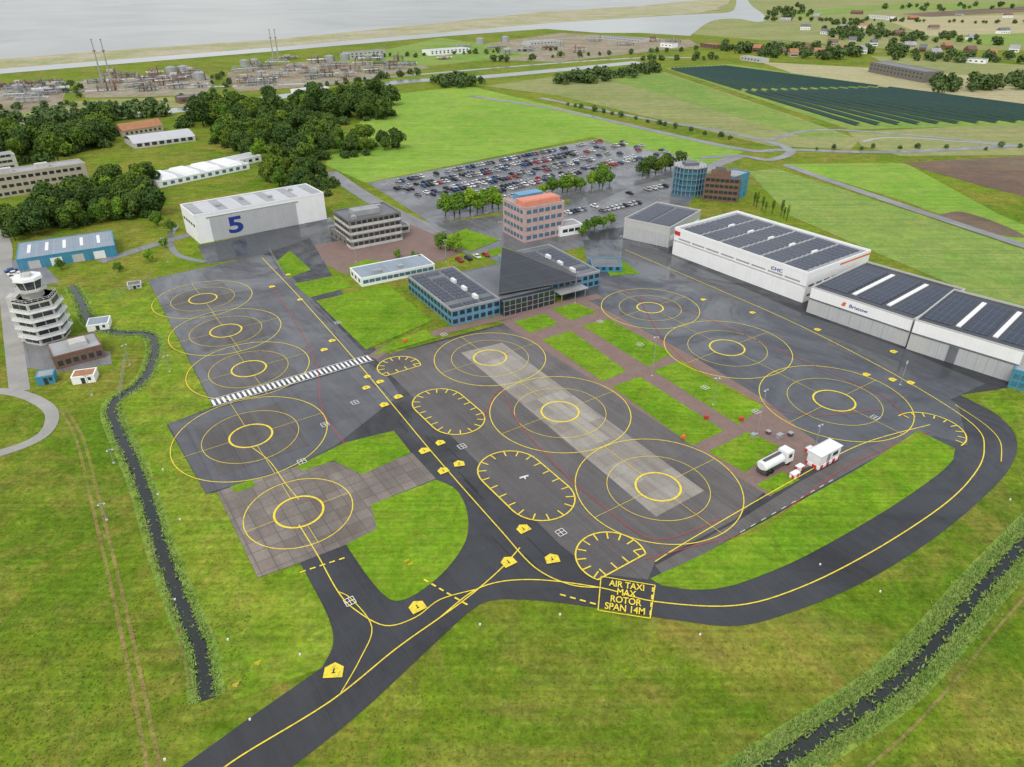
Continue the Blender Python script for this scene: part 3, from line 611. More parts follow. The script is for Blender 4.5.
# ---- terminal
o=P(452,326); r=P(604,288); d=r-o; ang=math.atan2(d.y,d.x); T=thing('terminal_building','blue two storey terminal with dark solar roofs and a pointed glass hall','terminal',o,ang)
ey=Vector((-math.sin(ang),math.cos(ang),0)); ex=d.normalized(); WT=d.length
H=HT(o,311); D=(P(401,278,H)-o).dot(ey)
L1=(P(500,314)-o).dot(ex); L2=(P(550,301)-o).dot(ex)
for (x0,x1,y0,y1,h) in((0,L1,0,D,H),(L2+.01,WT,3,D+2,H)):
    bb=dict(e=T,W=x1,D=y1,H=h)
    MB().box(x0,y0,0,x1,y1,h).build('wall',M['bluewall'],T)
    MB().box(x0+.25,y0+.25,h-.05,x1-.25,y1-.25,h+.04).build('roof',M['roofmid'],T)
    mb=MB();t_=.3; mb.box(x0-.06,y0-.06,h-.3,x1+.06,y0+t_,h+.45); mb.box(x0-.06,y1-t_,h-.3,x1+.06,y1+.06,h+.45); mb.box(x0-.06,y0+t_+.002,h-.3,x0+t_,y1-t_-.002,h+.45); mb.box(x1-t_,y0+t_+.002,h-.3,x1+.06,y1-t_-.002,h+.45); mb.build('parapet',M['roofgrey'],T)
    nn=int((x1-x0)/2.4)
    for k in(0,1):
        for i in range(nn):
            c=x0+(x1-x0)*(i+.5)/nn; z=h*k/2+h*.12
            MB().box(c-.85,y0-.12,z,c+.85,y0+.05,z+h*.27).build('window',M['glass'],T)
    if x0==0:
        nn=int(D/2.6)
        for k in(0,1):
            for i in range(nn):
                c=D*(i+.5)/nn; z=h*k/2+h*.12; MB().box(-.12,c-.9,z,.05,c+.9,z+h*.27).build('window',M['glass'],T)
    ys=y0+1.6
    while ys<y1-3:
        for (q0,q1) in ((.05,.3),(.34,.6),(.68,.95)):
            if random.random()<.15: continue
            solar(bb,x0+(x1-x0)*q0,x0+(x1-x0)*q1,ys,ys+1.9,2.2,1.9)
        ys+=2.9
    for i in range(3): unit(bb,x0+(x1-x0)*.61,y0+4+i*8,1.2,2.6,1.2,'whitep')
def loc(px,py,z):
    p=P(px,py,z)-o; return Vector((p.dot(ex),p.dot(ey),z))
GH=MB().box(L1+.01,-2.5,0,L2,D*.85,H*.98).build('glass_hall',M['glass'],T)
for i in range(10):
    x=L1+.1+(L2-L1-.2)*i/9; MB().box(x-.07,-2.7,0,x+.07,-2.48,H*1.0).build('mullion',M['steel'],GH)
for z in(H*.33,H*.66): MB().box(L1+.05,-2.8,z,L2-.05,-2.72,z+.15).build('transom',M['steel'],GH)
# thin asymmetric wedge: fin edge at the left, long slope falling to the right
HP=15.5
a0=loc(498,294,H+1.2); a1=loc(582,279,H+.7); a2=loc(556,262,H+1.2); a3=loc(502,247,HP)
a0b=a0+Vector((.5,2.2,0)); a4=Vector((a3.x+1.2,a3.y+3.0,H+1.0))
mb=MB(); mb.add([a0,a1,a3],[(0,1,2)]); mb.build('glass_wedge_front',M['slate'],T)
mb=MB(); mb.add([a1,a2,a3],[(0,1,2)]); mb.add([a2,a4,a3],[(0,1,2)]); mb.build('wedge_roof',M['roofdark'],T)
mb=MB(); mb.add([a0,a3,a4],[(0,1,2)]); mb.build('glass_side',M['glass'],T)
fl=MB(); fl.add([a0+Vector((0,0,-.25)),a1+Vector((0,0,-.25)),a2+Vector((0,0,-.3)),a4+Vector((0,0,-.5))],[(3,2,1,0)]); fl.build('wedge_soffit',M['roofgrey'],T)
MB().box(L1+.2,0,H*.98,L2-.2,D*.8,H+.1).build('hall_roof',M['roofmid'],T)
for p_,q_ in((a0,a3),(a0,a1),(a1,a3)): MB().tube(p_,q_,.1).build('edge_trim',M['roofmid'],T)
MB().box(L2+2,-3,2.9,L2+14,3,3.2).build('canopy',M['steel'],T)
for x in(L2+3,L2+13): MB().cyl(x,-2.5,0,2.9,.15).build('canopy_post',M['steel'],T)
# ---- control tower
cc=P(49,337); H=HT(cc,270); Tw=thing('control_tower','pale concrete control tower with stacked balconies and glass cab','tower',cc,R(12))
r=7.4; hf=H*.62/5; NS=6; ph=R(30)
MB().cyl(0,0,0,H*.62,r*.86,n=NS,ph=ph).build('wall',M['concretew'],Tw)
for k in range(5):
    rk=r*(1.04,1.04,1.04,1.0,.84)[k]
    sl=MB().cyl(0,0,hf*(k+1)-.28,hf*(k+1),rk,n=NS,ph=ph).build('balcony_slab',M['whitep'],Tw)
    for f in range(NS):
        for s_ in(0,1):
            mb=MB(); a=ph+2*math.pi*f/NS; b2=a+2*math.pi/NS; R0=r*.86
            p=Vector((R0*math.cos(a),R0*math.sin(a),0)); q=Vector((R0*math.cos(b2),R0*math.sin(b2),0)); d=(q-p); nn=Vector((d.y,-d.x,0)).normalized()
            u0=p+d*(.08+.44*s_); u1=p+d*(.48+.44*s_); z0=hf*k+hf*.26; z1=hf*k+hf*.8
            vs=[u0-nn*.05,u0+nn*.07,u1+nn*.07,u1-nn*.05]
            mb.add([v+Vector((0,0,z0)) for v in vs]+[v+Vector((0,0,z1)) for v in vs],[(0,3,2,1),(4,5,6,7),(0,1,5,4),(1,2,6,5),(2,3,7,6),(3,0,4,7)]); mb.build('window',M['glass'],Tw)
    mb=MB()
    for i in range(NS):
        a=ph+i*2*math.pi/NS; b2=a+2*math.pi/NS; p=Vector((rk*.98*math.cos(a),rk*.98*math.sin(a),hf*(k+1))); q=Vector((rk*.98*math.cos(b2),rk*.98*math.sin(b2),hf*(k+1)))
        for zz in(.5,1.0): mb.tube(p+Vector((0,0,zz)),q+Vector((0,0,zz)),.045)
        for s_ in(0,.25,.5,.75): x=p.lerp(q,s_); mb.tube(x,x+Vector((0,0,1)),.05)
    mb.build('railing',M['whitep'],sl)
MB().box(-r*.95,-2,0,-r*.55,2,H*.66).build('stair_tower',M['concretew'],Tw)
MB().cyl(0,0,H*.62,H*.73,r*.4,r*.44,n=NS,ph=ph).build('neck',M['concretew'],Tw)
MB().cyl(0,0,H*.73,H*.755,r*.6,n=8).build('gallery',M['concretew'],Tw)
cb_=MB().cyl(0,0,H*.755,H*.88,r*.4,r*.5,n=8).build('glass_cab',M['glass'],Tw)
mb=MB()
for i in range(8):
    a=i*math.pi/4; mb.tube((r*.41*math.cos(a),r*.41*math.sin(a),H*.755),(r*.51*math.cos(a),r*.51*math.sin(a),H*.88),.1)
mb.build('cab_frame',M['whitep'],cb_)
MB().cyl(0,0,H*.88,H*.915,r*.57,r*.54,n=8).build('roof',M['whitep'],Tw)
MB().cyl(0,0,H*.915,H*.95,r*.22,n=8).build('roof_box',M['concretew'],Tw)
for a in(.4,2.2,4): MB().cyl(1.2*math.cos(a),1.2*math.sin(a),H*.915,H*1.08,.05,n=5).build('antenna',M['steel'],Tw)
b=building('brick_building','low brown brick building with grey flat roof beside the control tower','building',(57,370),(106,357),(36,347),358,wall='brick',roof='roofgrey',par=.3)
wins(b,'front',.4,b['W']-.4,6,[1],1.3,1.5); wins(b,'left',.4,b['D']-.4,4,[1],1.3,1.5); unit(b,b['W']*.4,b['D']*.3,b['W']*.35,b['D']*.4,1.2,'concretew')
for i,(bl,br,dd,tp,wl,rf,lb) in enumerate([((38,386),(56,383),4,378,'bwall','roofgrey','small blue hut left of the orange roofed hut'),((73,385),(96,382),4.5,378,'wwall','orange','small white hut with orange brown roof by the ditch'),((88,332),(110,329),6,326,'wwall','roofblue','small blue roofed hut right of the control tower'),((128,290),(142,288),4,286,'gwall','roofmid','small grey hut on the grass left of the apron')]):
    b=building('hut',lb,'hut',bl,br,dd,tp,wall=wl,roof=rf,par=.1); panel(b,'front',b['W']*.4,b['W']*.4+1,.05,b['H']*.8,'glass','door'); panel(b,'front',b['W']*.7,b['W']*.7+.8,b['H']*.4,b['H']*.8,'glass','window')
far=[((868,72),(922,83),22,62,'brownwall','roofmid','dark long office block far off at upper right'),((430,56),(470,53),20,51,'wwall','rooflight','white warehouse in the far harbour yard'),((530,46),(560,44),20,42,'gwall','roofgrey','grey warehouse in the far harbour yard'),((600,39),(640,43),20,36,'gwall','roofmid','long dark roofed warehouse by the far water'),((300,97),(330,93),14,91,'wwall','rooflight','low white works building beside the inner canal'),
 ((700,47),(716,49),14,43,'brick','orange','brick farmhouse beyond the olive field'),((955,62),(985,64),14,58,'wwall','roofmid','white farm building at far upper right'),((868,18),(890,20),14,15,'wwall','roofgrey','tiny white farm building near the top edge'),((740,60),(760,63),14,56,'gwall','roofgrey','grey barn left of the solar field'),
 ((660,47),(672,48),14,43,'wwall','roofmid','white cottage at the right end of the harbour yard'),((350,60),(385,57),16,53,'gwall','roofmid','grey works hall below the far dike'),((180,104),(210,101),12,98,'brick','roofmid','brick canal side building left of centre in the works'),
 ((395,235),(410,232),6,228,'gwall','roofmid','small grey kiosk behind the brown office'),((560,237),(582,233),8,228,'wwall','roofgrey','small white building right of the pink office')]
for bl,br,dd,tp,wl,rf,lb in far:
    b=building('far_building',lb,'building',bl,br,float(dd),tp,wall=wl,roof=rf,par=.3); wins(b,'front',1,b['W']-1,max(3,int(b['W']/6)),[b['H']*.35,b['H']*.7] if b['H']>6 else [b['H']*.4],2.5,1.4)
hs=[(752,52),(766,50),(778,54),(790,57),(800,50),(814,55),(826,46),(838,52),(848,44),(858,54),(872,46),(905,48),(918,52),(932,56),(945,50),(968,54),(990,58),(1008,52),(800,30),(820,34),(838,30),(860,28),(895,36),(930,30),(970,40),(1000,34),(780,22),(812,18),(850,14),(910,20),(955,16),(1005,18)]
hs.sort()
for i,(x,y) in enumerate(hs):
    rf=['orange','roofmid','brick','roofgrey'][i%4]; wd=random.uniform(5,11)
    b=building('far_house',f'small {["orange","dark","brown","grey"][i%4]} roofed house in the far countryside, {nth(i)} from the left','house',(x,y),(x+wd,y+random.uniform(-.4,.6)),10.0,H=random.uniform(4,6),wall=random.choice(['brick','beige','wwall']),roof=None,par=0,group='far houses at upper right'); gable(b,rf,4.5); wins(b,'front',1,b['W']-1,4,[1.4],2,1.6)
# ---------------------------------------------------------------- gas works
tk=thing('storage_tank','storage tank in the middle of the works yard near the brown ground','tank',P(200,80),0,'storage tanks in the works'); MB().cyl(0,0,0,7,6,n=20).build('shell',M['steel'],tk); MB().cyl(0,0,7.01,8.4,6.1,.6,n=20).build('roof',M['roofgrey'],tk); MB().box(6,-.3,0,6.4,.3,8).build('ladder',M['darksteel'],tk)
for i,(x,y,s) in enumerate([(20,92,.9),(172,74,1.0),(184,73,1.0),(245,66,.9),(255,65,.9),(262,77,.8),(330,62,1.0),(345,60,1.0),(380,60,.9),(480,44,1.1),(505,42,1.1),(560,46,.9)]):
    dup(tk,P(x,y),i,f'{nth(i)} pale storage tank from the left in the far works yards','storage tanks in the works',(s,s,s))
def frame(p,w,d,h,label,seed):
    rnd=random.Random(seed); e=thing('process_unit',label,'pipework',p,rnd.uniform(.2,.7),'process units in the gas works')
    mb=MB()
    for x in(0,w/2,w):
        for y in(0,d): mb.box(x-.25,y-.25,0,x+.25,y+.25,h)
    for z in(h*.5,h): 
        for y in(0,d): mb.box(-.4,y-.3,z,w+.4,y+.3,z+.3)
        for x in(0,w/2,w): mb.box(x-.3,.31,z,x+.3,d-.31,z+.3)
    mb.build('frame',M[rnd.choice(['steel','darksteel','rust'])],e)
    for k in range(4): 
        z=h*.5+.6+rnd.random(); y=d*(k+.5)/4; MB().tube((-3,y,z),(w+3,y,z),.35,n=6).build('pipe',M[rnd.choice(['whitep','steel','roofmid'])],e)
    for k in range(3): 
        x=rnd.uniform(1,w-1); hh=h*rnd.uniform(1.0,1.7); MB().cyl(x,rnd.uniform(1,d-1),0,hh,.7,n=8).build('vessel',M[rnd.choice(['steel','roofgrey','rust'])],e)
    if seed%3==0: MB().box(w*.2,d*.2,h+.36,w*.6,d*.8,h+2.2).build('cabin',M[rnd.choice(['rust','gwall','beige'])],e)
spots=[(5,100),(12,88),(28,97),(40,86),(44,94),(88,84),(98,92),(120,78),(135,84),(150,76),(160,86),(178,80),(195,88),(236,74),(240,84),(255,70),(268,66),(275,78),(290,68),(300,74),(312,64),(322,70),(335,67),(350,72),(362,62),(375,66),(388,70),(395,62),(405,66),(460,48),(490,50),(520,52),(545,50),(590,42),(620,46),(650,42),(670,44),(-5,90),(110,84),(282,60),(440,60),(505,56),(575,53),(18,104),(36,92),(140,92),(172,90),(262,84),(308,80),(340,78),(128,88),(186,76),(8,94),(24,88),(105,80),(145,80),(168,82),(248,86),(285,72),(318,78),(356,66),(370,74)]
spots.sort()
for i,(x,y) in enumerate(spots):
    frame(P(x,y),random.uniform(10,24),random.uniform(6,14),random.uniform(3,7),f'steel frame with pipes in the far works, {nth(i)} from the left',i)
ch=[(103,84,40,'tall thin lattice mast at the left works, left one'),(112,84,40,'tall thin lattice mast at the left works, right one'),(274,62,30,'slim chimney in the middle works, left of two'),(279,62,30,'slim chimney in the middle works, right of two'),(385,56,44,'short chimney at the right end of the works')]
for x,y,top,lb in ch:
    p=P(x,y); h=HT(p,top); e=thing('chimney',lb,'chimney',p); MB().cyl(0,0,0,h,.9,.5,n=8).build('shaft',M['steel'],e); MB().cyl(0,0,h*.75,h*.77,1.6,n=8).build('platform',M['rust'],e); MB().cyl(0,0,h,h+.8,.8,n=8).build('cap',M['redp'],e)
rows=15
for half in(0,1):
    for i in range(rows):
        t=(i+.5)/rows
        a=P(668,69).lerp(P(722,66.5),t); b=P(852,127.5).lerp(P(1150,122),t)
        p=a.lerp(b,0.01+.5*half); q=a.lerp(b,.485+.5*half)
        d=(q-p); L=d.length; an=math.atan2(d.y,d.x); wd=(a-P(668,69).lerp(P(722,66.5),t+1/rows)).length*.26*(1.0+.6*half)
        mb=MB()
        mb.add([(0,-wd,.8),(L,-wd,.8),(L,wd,2.0),(0,wd,2.0)],[(0,1,2,3)])
        o_=mb.build('solar_panel_row',M['solarf']); o_.location=p; o_.rotation_euler=(0,0,an)
        tag(o_,f'dark solar panel row, {nth(i)} from left, {"far" if not half else "near"} half of solar field','solar panels','solar panel rows in the field')
        mb=MB()
        for k in range(8): mb.tube((L*(k+.5)/8,0,0),(L*(k+.5)/8,0,1.35),.15,n=4)
        mb.build('support',M['steel'],o_)
# ---------------------------------------------------------------- trees
def crown_mb(seed,h,r,narrow=False,dens=170,mb=None,off=Vector((0,0,0)),leaf=(.07,.15)):
    rnd=random.Random(seed); mb=mb or MB(); blobs=[]
    nb=5 if narrow else 12
    for i in range(nb):
        z=h*(.38+.5*i/nb) if narrow else h*rnd.uniform(.36,.84)
        rr=r*rnd.uniform(.3,.55); dd=0 if narrow else r*rnd.uniform(.1,.85)*(1.15-abs(z/h-.55)*1.6); a=rnd.random()*6.28
        blobs.append((Vector((dd*math.cos(a),dd*math.sin(a),z)),rr))
    blobs.append((Vector((0,0,h*.6)),r*.6)); blobs.append((Vector((0,0,h*.85)),r*.38))
    for c,rr in blobs:
        for k in range(int(dens*rr*rr/ (r*r*.25))):
            d=Vector((rnd.gauss(0,1),rnd.gauss(0,1),rnd.gauss(.25,1))).normalized(); p=off+c+d*rr*rnd.uniform(.75,1.12)
            n=(d+Vector((rnd.gauss(0,.45),rnd.gauss(0,.45),rnd.gauss(.2,.45)))).normalized(); u=n.orthogonal().normalized(); v=n.cross(u); s=r*rnd.uniform(*leaf)
            an=rnd.random()*3; uu=u*math.cos(an)+v*math.sin(an); vv=n.cross(uu)
            mb.add([p-uu*s,p-vv*s*.7,p+uu*s,p+vv*s*.8],[(0,1,2,3)])
    return mb
def crown(seed,h,r,mat,narrow=False): return crown_mb(seed,h,r,narrow).mesh('crown',mat)
def trunk(seed,h,r):
    rnd=random.Random(seed); mb=MB().tube((0,0,0),(0,0,h*.55),r*.08,r*.04,n=6)
    for i in range(4):
        a=i*1.6+rnd.random(); z=h*(.25+.07*i); mb.tube((0,0,z),(math.cos(a)*r*.5,math.sin(a)*r*.5,z+h*.25),r*.035,r*.015,n=5)
    return mb.mesh('trunk',M['bark'])
TV=[]
for i in range(6): TV.append((crown(i,11,4.6,M['leafd']),trunk(i,11,4.6)))
TLt=[(crown(20+i,9,3.6,M['leafl']),trunk(20+i,9,3.6)) for i in range(3)]
TV.append(TLt[0])
TN=[(crown(40+i,10,1.6,M['leafl'],True),trunk(40,10,2.5)) for i in range(2)]
def tree(p,vs,label,group,s=1,nm='tree'):
    e=thing(nm,label,'tree',p,random.random()*6.28,group); k=s*random.uniform(.75,1.3); e.scale=(k,k,k*random.uniform(.85,1.15)); c,tr=random.choice(vs)
    for me,n in((tr,'trunk'),(c,'crown')):
        o=bpy.data.objects.new(n,me); COL.objects.link(o); o.parent=e
def inpoly(x,y,pl):
    r=False; n=len(pl)
    for i in range(n):
        (x1,y1),(x2,y2)=pl[i],pl[(i+1)%n]
        if (y1>y)!=(y2>y) and x<(x2-x1)*(y-y1)/(y2-y1)+x1: r=not r
    return r
def scatter(pl,n,md):
    w=[P(*q) for q in pl]; wp=[(q.x,q.y) for q in w]; xs=[q[0] for q in wp]; ys=[q[1] for q in wp]; got=[]; k=0
    while len(got)<n and k<20000:
        k+=1; x=random.uniform(min(xs),max(xs)); y=random.uniform(min(ys),max(ys))
        if inpoly(x,y,wp) and all((x-a)**2+(y-b)**2>md*md for a,b in got): got.append((x,y))
    return got
mbu=MB(); sd=500
def wood(pl,n,vs,label,s=1,md=5.5,under=1.6):
    global sd
    for x,y in scatter(pl,n,md): tree(Vector((x,y,0)),vs,label,'trees: '+label,s)
    for x,y in scatter(pl,int(n*under),md*.55):
        sd+=1; k=s*random.uniform(.45,.85); crown_mb(sd,8*k,4.6*k,dens=26,mb=mbu,off=Vector((x,y,-2.4*k)),leaf=(.14,.26))
def row(a,b,n,vs,label,s=1):
    pa,pb=P(*a),P(*b)
    for i in range(n):
        p=pa.lerp(pb,(i+.5)/n)+Vector((random.gauss(0,.8),random.gauss(0,.8),0)); tree(p,vs,f'{label}, {nth(i)} from the left','trees of the '+label.split(' in the ')[-1],s)
wood([(-10,152),(40,134),(110,124),(120,134),(100,150),(60,165),(-10,172)],34,TV,'green tree in the far left wood above the beige block',1.3,7,2)
wood([(165,128),(205,114),(330,102),(392,98),(396,118),(350,124),(300,132),(262,140),(215,128)],62,TV,'green tree standing in the long wood behind the white halls',1.3,6.5,2)
wood([(205,142),(225,132),(300,130),(335,136),(330,160),(296,176),(262,162)],48,TV,'green tree in the wood beside the bright green field',1.15,5.5)
wood([(330,150),(362,138),(402,148),(345,160)],16,TV,'green tree in the clump at the corner of the bright field',.85,4.5)
wood([(262,178),(300,170),(335,185),(328,198),(270,190)],16,TV,'green tree in the clump behind the hangar numbered 5',.95,4.5)
wood([(5,224),(60,208),(135,192),(158,200),(160,216),(80,228),(12,242)],48,TV,'green tree in the belt between blue shed and beige block',.95,4.3)
wood([(92,190),(150,178),(155,190),(100,200)],13,TV,'green tree right of the beige block',.9,4.5)
tag(mbu.build('undergrowth',M['leafu'],kind='stuff'),'leafy undergrowth filling the woods at the left between the trees','bushes')
row((442,217),(502,207),8,TLt,'green tree in the near car park row',.95)
row((540,196),(614,184),10,TLt,'green tree in the right car park row',.95)
row((640,176),(678,168),8,TV,'dark tree in the road side row by the glass office',.75)
row((750,206),(790,222),8,TN,'slim tree in the sapling row behind the hangars',.8)
row((438,248),(460,254),3,TLt,'bright tree in the terminal forecourt',.7)
row((508,232),(520,228),2,TLt,'bright tree in the pink office corner',.7)
row((575,238),(615,222),5,TLt,'small green tree in the forecourt line behind the terminal',.6)
row((395,258),(425,262),3,TLt,'small green tree in the yard before the terminal',.45)
for i,(x,y) in enumerate([(62,270),(120,272),(150,262),(158,226),(165,248),(172,232)]): tree(P(x,y),TLt,f'bushy green tree in the grass near the blue shed, {nth(i)} of six from left','trees near the blue shed',.6)
mb=MB()
def farwood(pl,n,s,md):
    global sd
    for x,y in scatter(pl,n,md):
        sd+=1; k=s*random.uniform(.7,1.35); crown_mb(sd,9*k,4.6*k,dens=22,mb=mb,off=Vector((x,y,-1.5*k)),leaf=(.16,.3))
def farrow(a,b,n,s,j=1.5):
    global sd
    pa,pb=P(*a),P(*b)
    for i in range(n):
        sd+=1; p=pa.lerp(pb,(i+random.random())/n)+Vector((random.gauss(0,j),random.gauss(0,j),0)); k=s*random.uniform(.6,1.3); crown_mb(sd,9*k,4.6*k,dens=22,mb=mb,off=Vector((p.x,p.y,-1.5*k)),leaf=(.16,.3))
farwood([(548,84),(600,76),(662,70),(660,74),(600,84),(580,86)],26,1.2,6)
farwood([(425,84),(470,78),(486,86),(440,90)],16,1.1,6)
farwood([(708,48),(850,52),(862,62),(760,58)],52,1.3,9)
farwood([(765,14),(800,6),(812,16),(775,24)],26,1.6,12)
farwood([(820,30),(1000,40),(1010,46),(830,38)],46,1.2,10)
farwood([(925,84),(1040,80),(1040,90),(935,93)],36,1.2,7)
farwood([(820,20),(870,22),(920,50),(830,60)],44,1.2,10)
farwood([(860,50),(1020,56),(1020,66),(880,60)],36,1.1,8)
farwood([(880,8),(1030,4),(1030,12),(900,16)],20,1.5,16)
farwood([(-10,126),(60,118),(160,110),(170,116),(60,130),(-10,142)],40,1.2,8)
farrow((560,104),(740,142),16,.5); farrow((300,90),(420,74),16,.8); farrow((-10,110),(240,98),26,.6,4); farrow((770,20),(1030,24),30,1.0,10); farrow((640,60),(720,60),14,.9,5); farrow((330,60),(560,50),26,.7,8); farrow((790,150),(1030,148),10,.4,3); farrow((480,62),(700,50),20,.8,6); farrow((68,84),(80,98),7,.7,5); farrow((212,76),(224,94),8,.7,5)
tag(mb.build('far_trees',M['leaff'],kind='stuff'),'far tree belts and hedges along the fields and canals at the top','trees')
# ---------------------------------------------------------------- vehicles
cpaint={}
for n_,c in(('white',(.8,.8,.8)),('silver',(.48,.49,.51)),('grey',(.18,.19,.2)),('black',(.015,.015,.018)),('blue',(.03,.1,.28)),('red',(.4,.03,.03)),('dark blue',(.02,.03,.09)),('beige',(.4,.36,.28))):
    cpaint[n_]=simple('car_paint_'+n_.replace(' ','_'),c,.25,.05,spec=.6)
wm=MB().frus(-1.25,-.78,1.15,.78,.82,1.36,.42,.14).mesh('windows',M['glass'])
cars={}
for n_,mt in cpaint.items():
    mb=MB().frus(-2.15,-.86,2.15,.86,.28,.62,-.04,-.02); mb.frus(-2.19,-.88,2.19,.88,.62,.86,.12,.06); mb.frus(-.85,-.65,.75,.65,1.355,1.43,.06,.04)
    for x in(-1.35,1.35):
        for y in(-.8,.8): mb.tube((x,y-.12,.32),(x,y+.12,.32),.32,n=10,m=1)
    cars[n_]=mb.mesh('parked_car',[mt,M['rub']])
def car(p,rz,colour,label,group,s=1):
    o=bpy.data.objects.new('parked_car',cars[colour]); COL.objects.link(o); o.location=p; o.rotation_euler=(0,0,rz); o.scale=(s*random.uniform(.92,1.08),s,s*random.uniform(.98,1.25)); tag(o,label,'car',group)
    w=bpy.data.objects.new('windows',wm); COL.objects.link(w); w.parent=o
cw=['white','silver','grey','black','blue','red','dark blue','beige']; wt=[5,5,6,7,2.5,1.5,3,.6]
c0,c1=P(378,185),P(588,143)
e1=(c1-c0).normalized(); n1=Vector((e1.y,-e1.x,0)); L=(c1-c0).length+18; rz=math.atan2(n1.y,n1.x); tot=0
offs=[2,14,19.3,31,36.3,48,53.3,65,70]
mbl=MB()
for ri,of in enumerate(offs):
    k=0; s=of*.12
    while s<L:
        occ=.62 if s<L*.72 else .34
        if of>60 and s>L*.5: occ=.4
        if s<L*.12 and of>50: occ=.3
        p=c0+e1*(s+1)+n1*of
        ribw(mbl,[p+e1*1.28-n1*2.4,p+e1*1.28+n1*2.4],.1,12.5*Z)
        if random.random()<occ and tot<265:
            col=random.choices(cw,wt)[0]; k+=1; tot+=1
            car((p.x,p.y,.07),rz+(math.pi if random.random()<.5 else 0)+random.gauss(0,.03),col,f'{col} parked car, {nth(k-1)} from left in row {ri+1} of the car park','cars in the big car park')
        s+=2.56
mbl.build('bay_line',M['white'],kind='structure')
for (a,b,n) in(((566,214),(600,206),9),((600,212),(640,203),9),((10,270),(22,284),4),((620,196),(668,186),8),((455,262),(490,255),4)):
    where={(566,214):'by the pink office',(600,212):'behind the terminal forecourt',(10,270):'left of the blue shed',(620,196):'beside the road to the glass office',(455,262):'behind the terminal'}[a]
    pa,pb=P(*a),P(*b); d=pb-pa
    for i in range(n):
        if random.random()<.2: continue
        p=pa.lerp(pb,(i+.5)/n); col=random.choices(cw,wt)[0]; car((p.x,p.y,.07),math.atan2(d.y,d.x)+math.pi/2,col,f'{col} parked car {where}, {nth(i)} bay from the left','cars parked '+where)
p=P(773,468); p2=P(788,460); d=p2-p; an=math.atan2(d.y,d.x)
e=thing('fuel_truck','white fuel tanker truck parked beside the red white barriers','truck',(p.x,p.y,.12),an); e.scale=(1.2,1.2,1.2)
MB().box(-4,-1,.6,4,1,.95).build('chassis',M['darksteel'],e)
mb=MB(); n=16; vs=[]
for x,k in((-4.1,.7),(-3.8,1),(1.4,1),(1.7,.7)):
    for i in range(n): a=2*math.pi*i/n; vs.append((x,1.25*k*math.cos(a),2.05+1.0*k*math.sin(a)))
mb.add(vs,[tuple(range(n))[::-1],tuple(range(3*n,4*n))]+[(r_*n+i,r_*n+(i+1)%n,(r_+1)*n+(i+1)%n,(r_+1)*n+i) for i in range(n) for r_ in range(3)]); tk_=mb.build('tank',M['whitep'],e)
MB().box(-3.6,-.3,3.04,1.3,.3,3.2).build('walkway',M['darksteel'],tk_)
cab=MB().frus(2.1,-1.2,4.3,1.2,.7,3.1,.12,.1).build('cab',M['whitep'],e); MB().box(4.1,-1,1.8,4.34,1,2.7).build('windscreen',M['glass'],cab)
for y in(-1.22,1.1): MB().box(2.7,y,1.8,3.6,y+.12,2.6).build('side_window',M['glass'],cab)
for x in(-3,-1.8,3.1):
    for y in(-1,1): MB().tube((x,y-.18,.5),(x,y+.18,.5),.5,n=12).build('wheel',M['rub'],e)
p=P(822,461); e=thing('site_cabin','white cabin with red white chequered base beside the fuel truck','cabin',(p.x,p.y,.12),an); e.scale=(1.2,1.25,1.1)
MB().box(-3.4,-1.4,.0,3.4,1.4,.7).build('base',M['check'],e); MB().box(-3.3,-1.3,.7,3.3,1.3,3.4).build('body',M['whitep'],e); MB().frus(-3.5,-1.5,3.5,1.5,3.4,3.7,.4,.4).build('roof',M['whitep'],e); dr=MB().box(-1,-1.36,1,0,-1.25,2.9).build('door',M['steel'],e); MB().box(-.2,-1.42,1.8,-.1,-1.36,2.0).build('handle',M['darksteel'],dr); MB().box(.8,-1.36,1.7,2.4,-1.25,2.6).build('window',M['glass'],e)
for i,(x,y,w) in enumerate([(794,477,1.1),(799,470,.9),(809,452,.9)]):
    p=P(x,y); e=thing('chequered_block',f'red and white chequered block near the fuel truck, {nth(i)} from the left','barrier',(p.x,p.y,.12),an,'chequered blocks'); MB().box(-w,-.6,0,w,.6,1.1).build('body',M['check'],e); MB().box(-w-.06,-.66,1.1,w+.06,.66,1.2).build('lid',M['whitep'],e)
for i,(x,y,lb) in enumerate([(683,439,'orange ground unit on the lawn edge, left one'),(706,419,'red cabinet on the brick path between lawns'),(405,342,'orange pole box by the terminal path'),(741,421,'red cabinet by the lawn near the right apron')]):
    p=P(x,y); e=thing('ground_unit',lb,'cabinet',(p.x,p.y,.12),.5); MB().frus(-.55,-.4,.55,.4,.2,1.0,.1,.1).build('body',M['orangep' if i%2==0 else 'redp'],e)
    for sx in(-.4,.4): MB().box(sx-.1,-.35,0,sx+.1,.35,.2).build('foot',M['darksteel'],e)
for i,(x,y,w,h,m_) in enumerate([(753,437,1.1,.8,'roofgrey'),(768,434,.9,.8,'darksteel'),(779,438,1.6,1,'roofgrey'),(790,436,1.1,.9,'darksteel')]):
    p=P(x,y); e=thing('equipment_box',f'grey equipment box in the fuel compound, {nth(i)} from the left','equipment',(p.x,p.y,.12),an,'equipment boxes'); MB().box(-w/2,-.5,0,w/2,.5,h).build('body',M[m_],e); MB().box(-w/2-.06,-.56,h,w/2+.06,.56,h+.08).build('lid',M['steel'],e)
